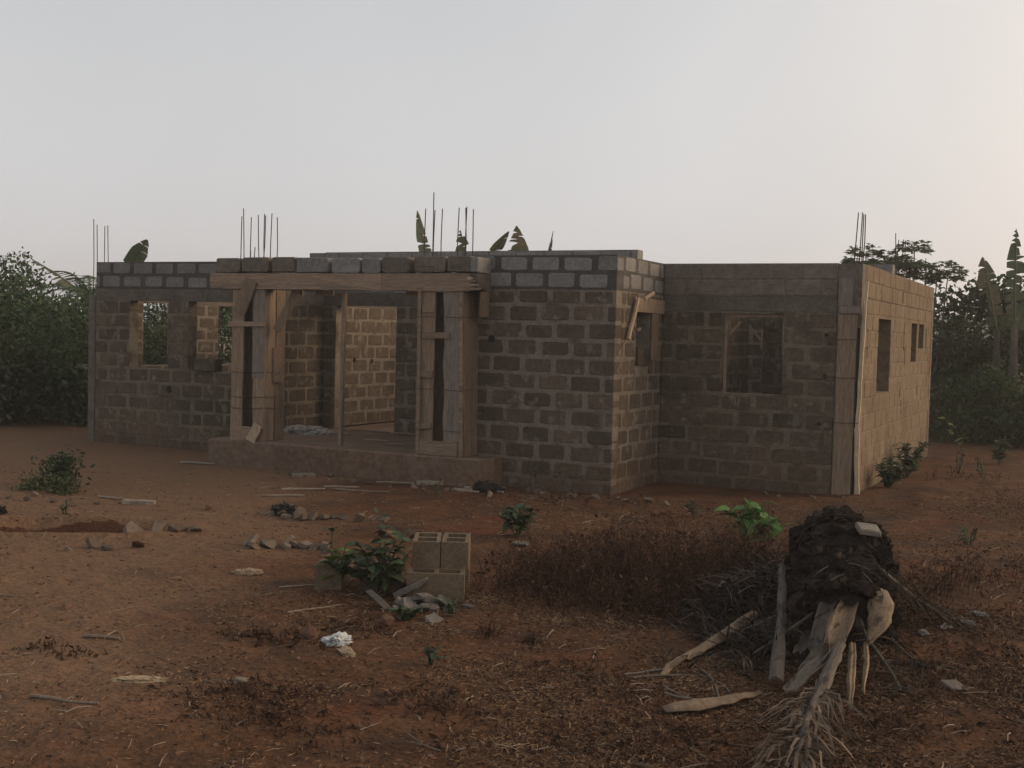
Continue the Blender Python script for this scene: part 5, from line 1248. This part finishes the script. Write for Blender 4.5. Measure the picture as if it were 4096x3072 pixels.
# dead fronds sagging round the trunk
def dead_frond(label, p0, heading, L_, seed):
    rr = random.Random(seed); root = empty('dead_frond', (p0[0], p0[1], 0)); tag(root, label, 'palm frond', 'dead fronds round the felled trunk')
    d = Vector((math.cos(heading), math.sin(heading), 0)); pts_ = []
    for i in range(9):
        t = i / 8; q = d * (L_ * t) + Vector((-d.y, d.x, 0)) * (.08 * math.sin(t * 3 + seed)); x, y = p0[0] + q.x, p0[1] + q.y
        pts_.append(Vector((q.x, q.y, max(gh(x, y) + .012, p0[2] * (1 - t) ** 1.4 + .02))))
    m1 = MB(); m1.tube(pts_, [.016 * (1 - .8 * i / 8) + .003 for i in range(9)], 5); m1.build('stalk', m_petiole_grey, root, True)
    m1 = MB()
    for i in range(130):
        t = rr.uniform(.1, 1) * 7.99; k = int(t); b = pts_[k].lerp(pts_[k + 1], t - k); s_ = rr.choice((-1, 1)); ll = rr.uniform(.08, .34)
        e = b + d * (ll * rr.uniform(.3, .9)) + Vector((-d.y, d.x, 0)) * (s_ * ll * rr.uniform(.15, .8)); e.z = max(gh(p0[0] + e.x, p0[1] + e.y) + .004, b.z - ll * rr.uniform(.0, .8))
        mid = b.lerp(e, .5) + Vector((0, 0, rr.uniform(-.01, .04))); w = Vector((d.y, -d.x, .2)) * 0 + d * rr.uniform(.004, .011)
        m1.add([b - w * .4, b + w * .4, mid + w, mid - w, e], [(0, 1, 2, 3), (3, 2, 4)])
    o_ = m1.build('leaflets', m_dryleaf, root); o_['kind'] = 'stuff'
m_dryleaf = mat('dead_leaflet', [(0.25, (0.026, 0.018, 0.013)), (0.75, (0.082, 0.060, 0.044))], scale=5, bump=0, island=0.6)
for i, (p0, hd, L_, lab) in enumerate((((1.45, -5.95, .38), -2.35, 1.0, 'dead frond sagging from the trunk over the bent pale stalk'), ((1.40, -5.5, .42), 3.35, .85, 'dead frond lying over the root tangle towards the brush'),
        ((1.55, -6.3, .40), -1.95, .95, 'dead frond hanging beside the thorny stalk'), ((1.70, -6.1, .40), -.75, .75, 'dead frond drooping off the right flank of the trunk'), ((1.60, -5.3, .45), .2, .7, 'dead frond behind the scraps right of the trunk'),
        ((1.82, -6.5, .25), -1.25, .8, 'dead frond lying right of the pale chopped stalks'), ((1.15, -5.0, .35), 2.8, .7, 'dead frond at the far left end of the trunk'))):
    dead_frond(lab, p0, hd, L_, i)

# tangle of roots, fibres and dead fronds beside the trunk
mb = MB()
def pile(x, y): return .36 * math.exp(-((x - .95) ** 2 / .10 + (y + 5.35) ** 2 / .35)) + .22 * math.exp(-((x - .75) ** 2 / .12 + (y + 6.0) ** 2 / .12)) + .14 * math.exp(-((x - 1.25) ** 2 / .06 + (y + 6.6) ** 2 / .2))
for i in range(5200):
    x, y = R.choice(((.92, -5.35), (.8, -5.9), (1.2, -6.5), (.95, -5.5))); x += R.gauss(0, .22); y += R.gauss(0, .34)
    z = gh(x, y) + rnd(0, 1.05) * pile(x, y)
    d = Vector((rnd(-1, 1), rnd(-1, 1), rnd(-.45, .5))).normalized() * rnd(.05, .28); p = Vector((x, y, z)); q = p + d
    q.z = max(q.z, gh(q.x, q.y) + .005)
    if i % 3: 
        w = Vector((d.y, -d.x, rnd(-.05, .05))).normalized() * rnd(.004, .013); m_ = p.lerp(q, .5) + Vector((0, 0, rnd(0, .02)))
        mb.add([p - w * .4, p + w * .4, m_ + w, m_ - w, q], [(0, 1, 2, 3), (3, 2, 4)])
    else: mb.tube([p, p.lerp(q, .5) + Vector((rnd(-.02, .02), rnd(-.02, .02), rnd(0, .02))), q], [rnd(.002, .006), rnd(.002, .004), .001], 3, cap=False)
tag(mb.build('root_tangle', m_strand), 'dark tangle of dead roots and fibres left of the palm trunk', 'roots', kind='stuff')
mb = MB()
for i in range(60):
    x, y = .75 + R.gauss(0, .2), -5.75 + R.gauss(0, .35); z = gh(x, y) + pile(x, y) + rnd(.0, .05)
    d = Vector((rnd(-1, .6), rnd(-1, .3), rnd(-.3, .15))).normalized() * rnd(.08, .28); p = Vector((x, y, z))
    mb.tube([p, p + d * .5 + Vector((rnd(-.02, .02), 0, .02)), p + d], [.004, .003, .0015], 3, cap=False)
tag(mb.build('pale_twigs', m_petiole_grey), 'pale thin twigs caught in the root tangle', 'twigs', kind='stuff')

# ------------------------------------------------------------------ dry brush and litter
def inpoly(x, y, P):
    c = False; j = len(P) - 1
    for i in range(len(P)):
        if (P[i][1] > y) != (P[j][1] > y) and x < (P[j][0] - P[i][0]) * (y - P[i][1]) / (P[j][1] - P[i][1]) + P[i][0]: c = not c
        j = i
    return c
def brush(name, label, drifts, seed_, green=0.0):
    """standing dead stalks in drifts: (x, y, spread x, spread y, count, height)"""
    rr = random.Random(seed_); mb = MB(); LV, LD = [], []
    if name == 'dry_brush' and seed_ < 3: drifts = [(a, b, c, d, int(e * 1.45), f_ * 1.3) for a, b, c, d, e, f_ in drifts]
    for (cx, cy, sx, sy, n, hh) in drifts:
        for _ in range(n):
            gx_, gy_ = rr.gauss(0, 1), rr.gauss(0, 1); x, y = cx + gx_ * sx, cy + gy_ * sy
            h_ = hh * rr.uniform(.25, 1.1) * math.exp(-.18 * (gx_ * gx_ + gy_ * gy_)) * rr.choice((.5, .8, 1, 1, 1.35))
            p = Vector((x, y, gh(x, y) - .01)); ln_ = rr.uniform(.2, .9)
            tip = p + Vector((rr.uniform(-ln_, ln_) * h_, rr.uniform(-ln_, ln_) * h_, h_)); mid = p.lerp(tip, .5) + Vector((rr.uniform(-.04, .04), rr.uniform(-.04, .04), .03))
            mb.tube([p, mid, tip], [.004, .003, .0012], 3, cap=False)
            for _k in range(rr.randrange(1, 5)):
                b_ = p.lerp(tip, rr.uniform(.2, 1)); e = b_ + Vector((rr.uniform(-1, 1), rr.uniform(-1, 1), rr.uniform(-.2, .9))) * max(h_, .08) * .35
                mb.tube([b_, e], [.0022, .001], 3, cap=False)
                if rr.random() < .75: LV.append(e); LD.append(Vector((rr.uniform(-1, 1), rr.uniform(-1, 1), rr.uniform(-.9, .3))))
    lp, ld = np.array(LV), np.array(LD); ln = NR.uniform(.02, .065, len(lp)); v, q = leaves_np(lp, ld, ln, ln * NR.uniform(.3, .6, len(lp)))
    for i in range(0, len(v), 4): mb.add(v[i:i + 4], [(0, 1, 2, 3)])
    return tag(mb.build(name, m_dead), label, 'brush', kind='stuff')
brush('dry_brush', 'drift of dead dark brush between the block stack and the palm trunk',
      [(-.95, -5.7, .22, .4, 170, .26), (-.45, -5.5, .28, .45, 300, .36), (.1, -5.6, .25, .4, 320, .36), (.45, -5.0, .2, .45, 280, .40), (-1.3, -5.0, .25, .3, 90, .2), (-.3, -4.4, .35, .45, 150, .32), (-1.2, -4.2, .35, .4, 90, .26), (-.9, -3.3, .5, .3, 70, .24), (.2, -3.7, .3, .35, 110, .34), (.3, -4.4, .3, .4, 110, .36), (-.1, -6.2, .4, .15, 90, .2)], 1)
brush('dry_brush', 'dead brown weeds standing right of the palm trunk', [(1.85, -4.4, .12, .35, 60, .3), (2.1, -3.6, .2, .4, 55, .26), (2.0, -5.2, .15, .3, 40, .2), (2.5, -3.0, .3, .5, 40, .2), (2.55, -5.0, .2, .5, 26, .12), (2.3, -6.9, .3, .4, 60, .07), (2.15, -7.9, .3, .3, 60, .07), (1.35, -8.7, .3, .2, 40, .06), (2.6, -6.1, .25, .5, 50, .08)], 2)
brush('dry_brush', 'sparse dead weeds before the forward room', [(-3.3, -.9, .4, .3, 40, .2), (-2.0, -.9, .5, .35, 40, .16), (-1.4, -1.6, .4, .3, 25, .14)], 3)
brush('dry_grass_tufts', 'low dead grass tufts over the lower centre of the yard', [(-1.75, -8.2, .22, .12, 90, .06), (-1.05, -9.3, .25, .14, 90, .06), (-.1, -8.9, .25, .2, 90, .06), (.35, -7.9, .3, .3, 90, .06), (-2.7, -9.2, .2, .1, 40, .04), (-.6, -9.6, .3, .15, 90, .06), (-1.5, -7.7, .2, .1, 50, .06), (.9, -9.0, .3, .2, 70, .06)], 8)
brush('dry_brush', 'dry tufts in the centre foreground', [(-.62, -7.35, .05, .04, 16, .17), (-.28, -7.32, .045, .04, 14, .14)], 4)
brush('dry_brush', 'dry weeds along the right edge of the path', [(2.4, 2.5, .3, .8, 50, .22), (2.7, 0.5, .3, .6, 40, .2), (1.3, 5.0, .5, .6, 40, .25)], 5)

def litter(name, label, n, dens, seed_, m_, l0, l1, w):
    """short dry blades flat on the earth, thick where dens() is high"""
    rr = random.Random(seed_); P, D = [], []
    fx, fy = fw.x, fw.y; k = math.hypot(fx, fy); fx, fy = fx / k, fy / k
    while len(P) < n:
        dd = rr.uniform(5.0, 15.5) if rr.random() < .35 else rr.uniform(5.0, 9.5); la = rr.uniform(-.47, .47) * dd
        x, y = 3.179 + fx * dd + fy * la, -14.618 + fy * dd - fx * la
        if rr.random() > dens(x, y): continue
        P.append((x, y, gh(x, y) + .003)); a = rr.uniform(0, 6.3); D.append((math.cos(a), math.sin(a), rr.uniform(-.05, .45)))
    P, D = np.array(P), np.array(D); ln = NR.uniform(l0, l1, n)
    v, q = leaves_np(P, D, ln, np.full(n, w), .1)
    return tag(link(name, np_mesh(name, v, q, m_)), label, 'litter', kind='stuff')
def dens(x, y):
    v = noise.noise(Vector((x * .8, y * .8, 2.2))) + .8 * noise.noise(Vector((x * 2.6, y * 2.6, 6.2)))
    side = smooth01((.876 * x + .482 * y + 6.6) / 3.4)    # the trodden path at the left stays nearly bare
    return max(.06, min(1, .36 + .75 * v)) * (.12 + .88 * side)
def dens_r(x, y):
    return dens(x, y) * (.3 + .7 * smooth01((x + .3 * y + 2.6) / 2.0))
litter('dry_grass', 'short dry grass litter scattered over the red earth', 70000, dens, 5, m_straw, .015, .055, .005)
litter('dead_leaf_litter', 'brown leaf crumbs scattered over the red earth', 46000, dens_r, 6, m_dead, .012, .040, .011)
mb = MB(); rr = random.Random(31); k = 0
while k < 1100:
    dd = rr.uniform(5, 16); la = rr.uniform(-.47, .47) * dd; x, y = 3.179 - .4474 * dd + .8943 * la, -14.618 + .8943 * dd + .4474 * la
    if (-13.2 < x < .3 and y > -.7) or rr.random() > .25 + dens(x, y): continue
    k += 1; a = rr.uniform(0, 6.3); L_ = rr.choice((.05, .08, .12, .2)) * rr.uniform(.6, 1.3); z = gh(x, y); r_ = rr.uniform(.0018, .005)
    p0, p1 = Vector((x, y, z + r_)), Vector((x + L_ * math.cos(a), y + L_ * math.sin(a), 0)); p1.z = gh(p1.x, p1.y) + r_ + rr.uniform(0, .02)
    mb.tube([p0, p0.lerp(p1, .5) + Vector((rr.uniform(-.01, .01), rr.uniform(-.01, .01), rr.uniform(0, .012))), p1], [r_, r_ * .9, r_ * .5], 3, cap=False)
tag(mb.build('twigs', m_stick), 'small dry twigs scattered over the red earth', 'twigs', kind='stuff')
mb = MB(); rr = random.Random(3)
pm = [rubble_mesh(700 + k, 1, .8, .55) for k in range(5)]
for i in range(4200):
    dd = rr.uniform(5, 17); la = rr.uniform(-.47, .47) * dd; x, y = 3.179 - .4474 * dd + .8943 * la, -14.618 + .8943 * dd + .4474 * la
    if -13.2 < x < .3 and y > -.5: continue
    s_ = rr.choice((.005, .006, .008, .010, .013, .020)); m3 = Matrix.Translation((x, y, gh(x, y) + s_ * .2)) @ Matrix.Rotation(rr.uniform(0, 6.3), 4, 'Z') @ Matrix.Scale(s_, 4)
    p_ = pm[i % 5]; mb.add([m3 @ v.co for v in p_.vertices], [tuple(f_.vertices) for f_ in p_.polygons])
tag(mb.build('pebbles', m_rock), 'pebbles and crumbs of earth over the yard', 'pebbles', kind='stuff')

# ------------------------------------------------------------------ dusty air
mb = MB(); mb.box((-400, -70, -2.0), (400, 430, 24.0))
hz = mb.build('haze', None)
hm = bpy.data.materials.new('dusty_air'); hm.use_nodes = True
hn, hl = hm.node_tree.nodes, hm.node_tree.links
hn.remove(hn['Principled BSDF'])
pv = hn.new('ShaderNodeVolumePrincipled')
pv.inputs['Color'].default_value = (0.92, 0.90, 0.88, 1)
pv.inputs['Density'].default_value = 0.0015
pv.inputs['Anisotropy'].default_value = 0.35
hl.new(pv.outputs[0], hn['Material Output'].inputs['Volume'])
hz.data.materials.append(hm)
tag(hz, 'thin dry-season dust haze in the air', 'haze', kind='stuff')
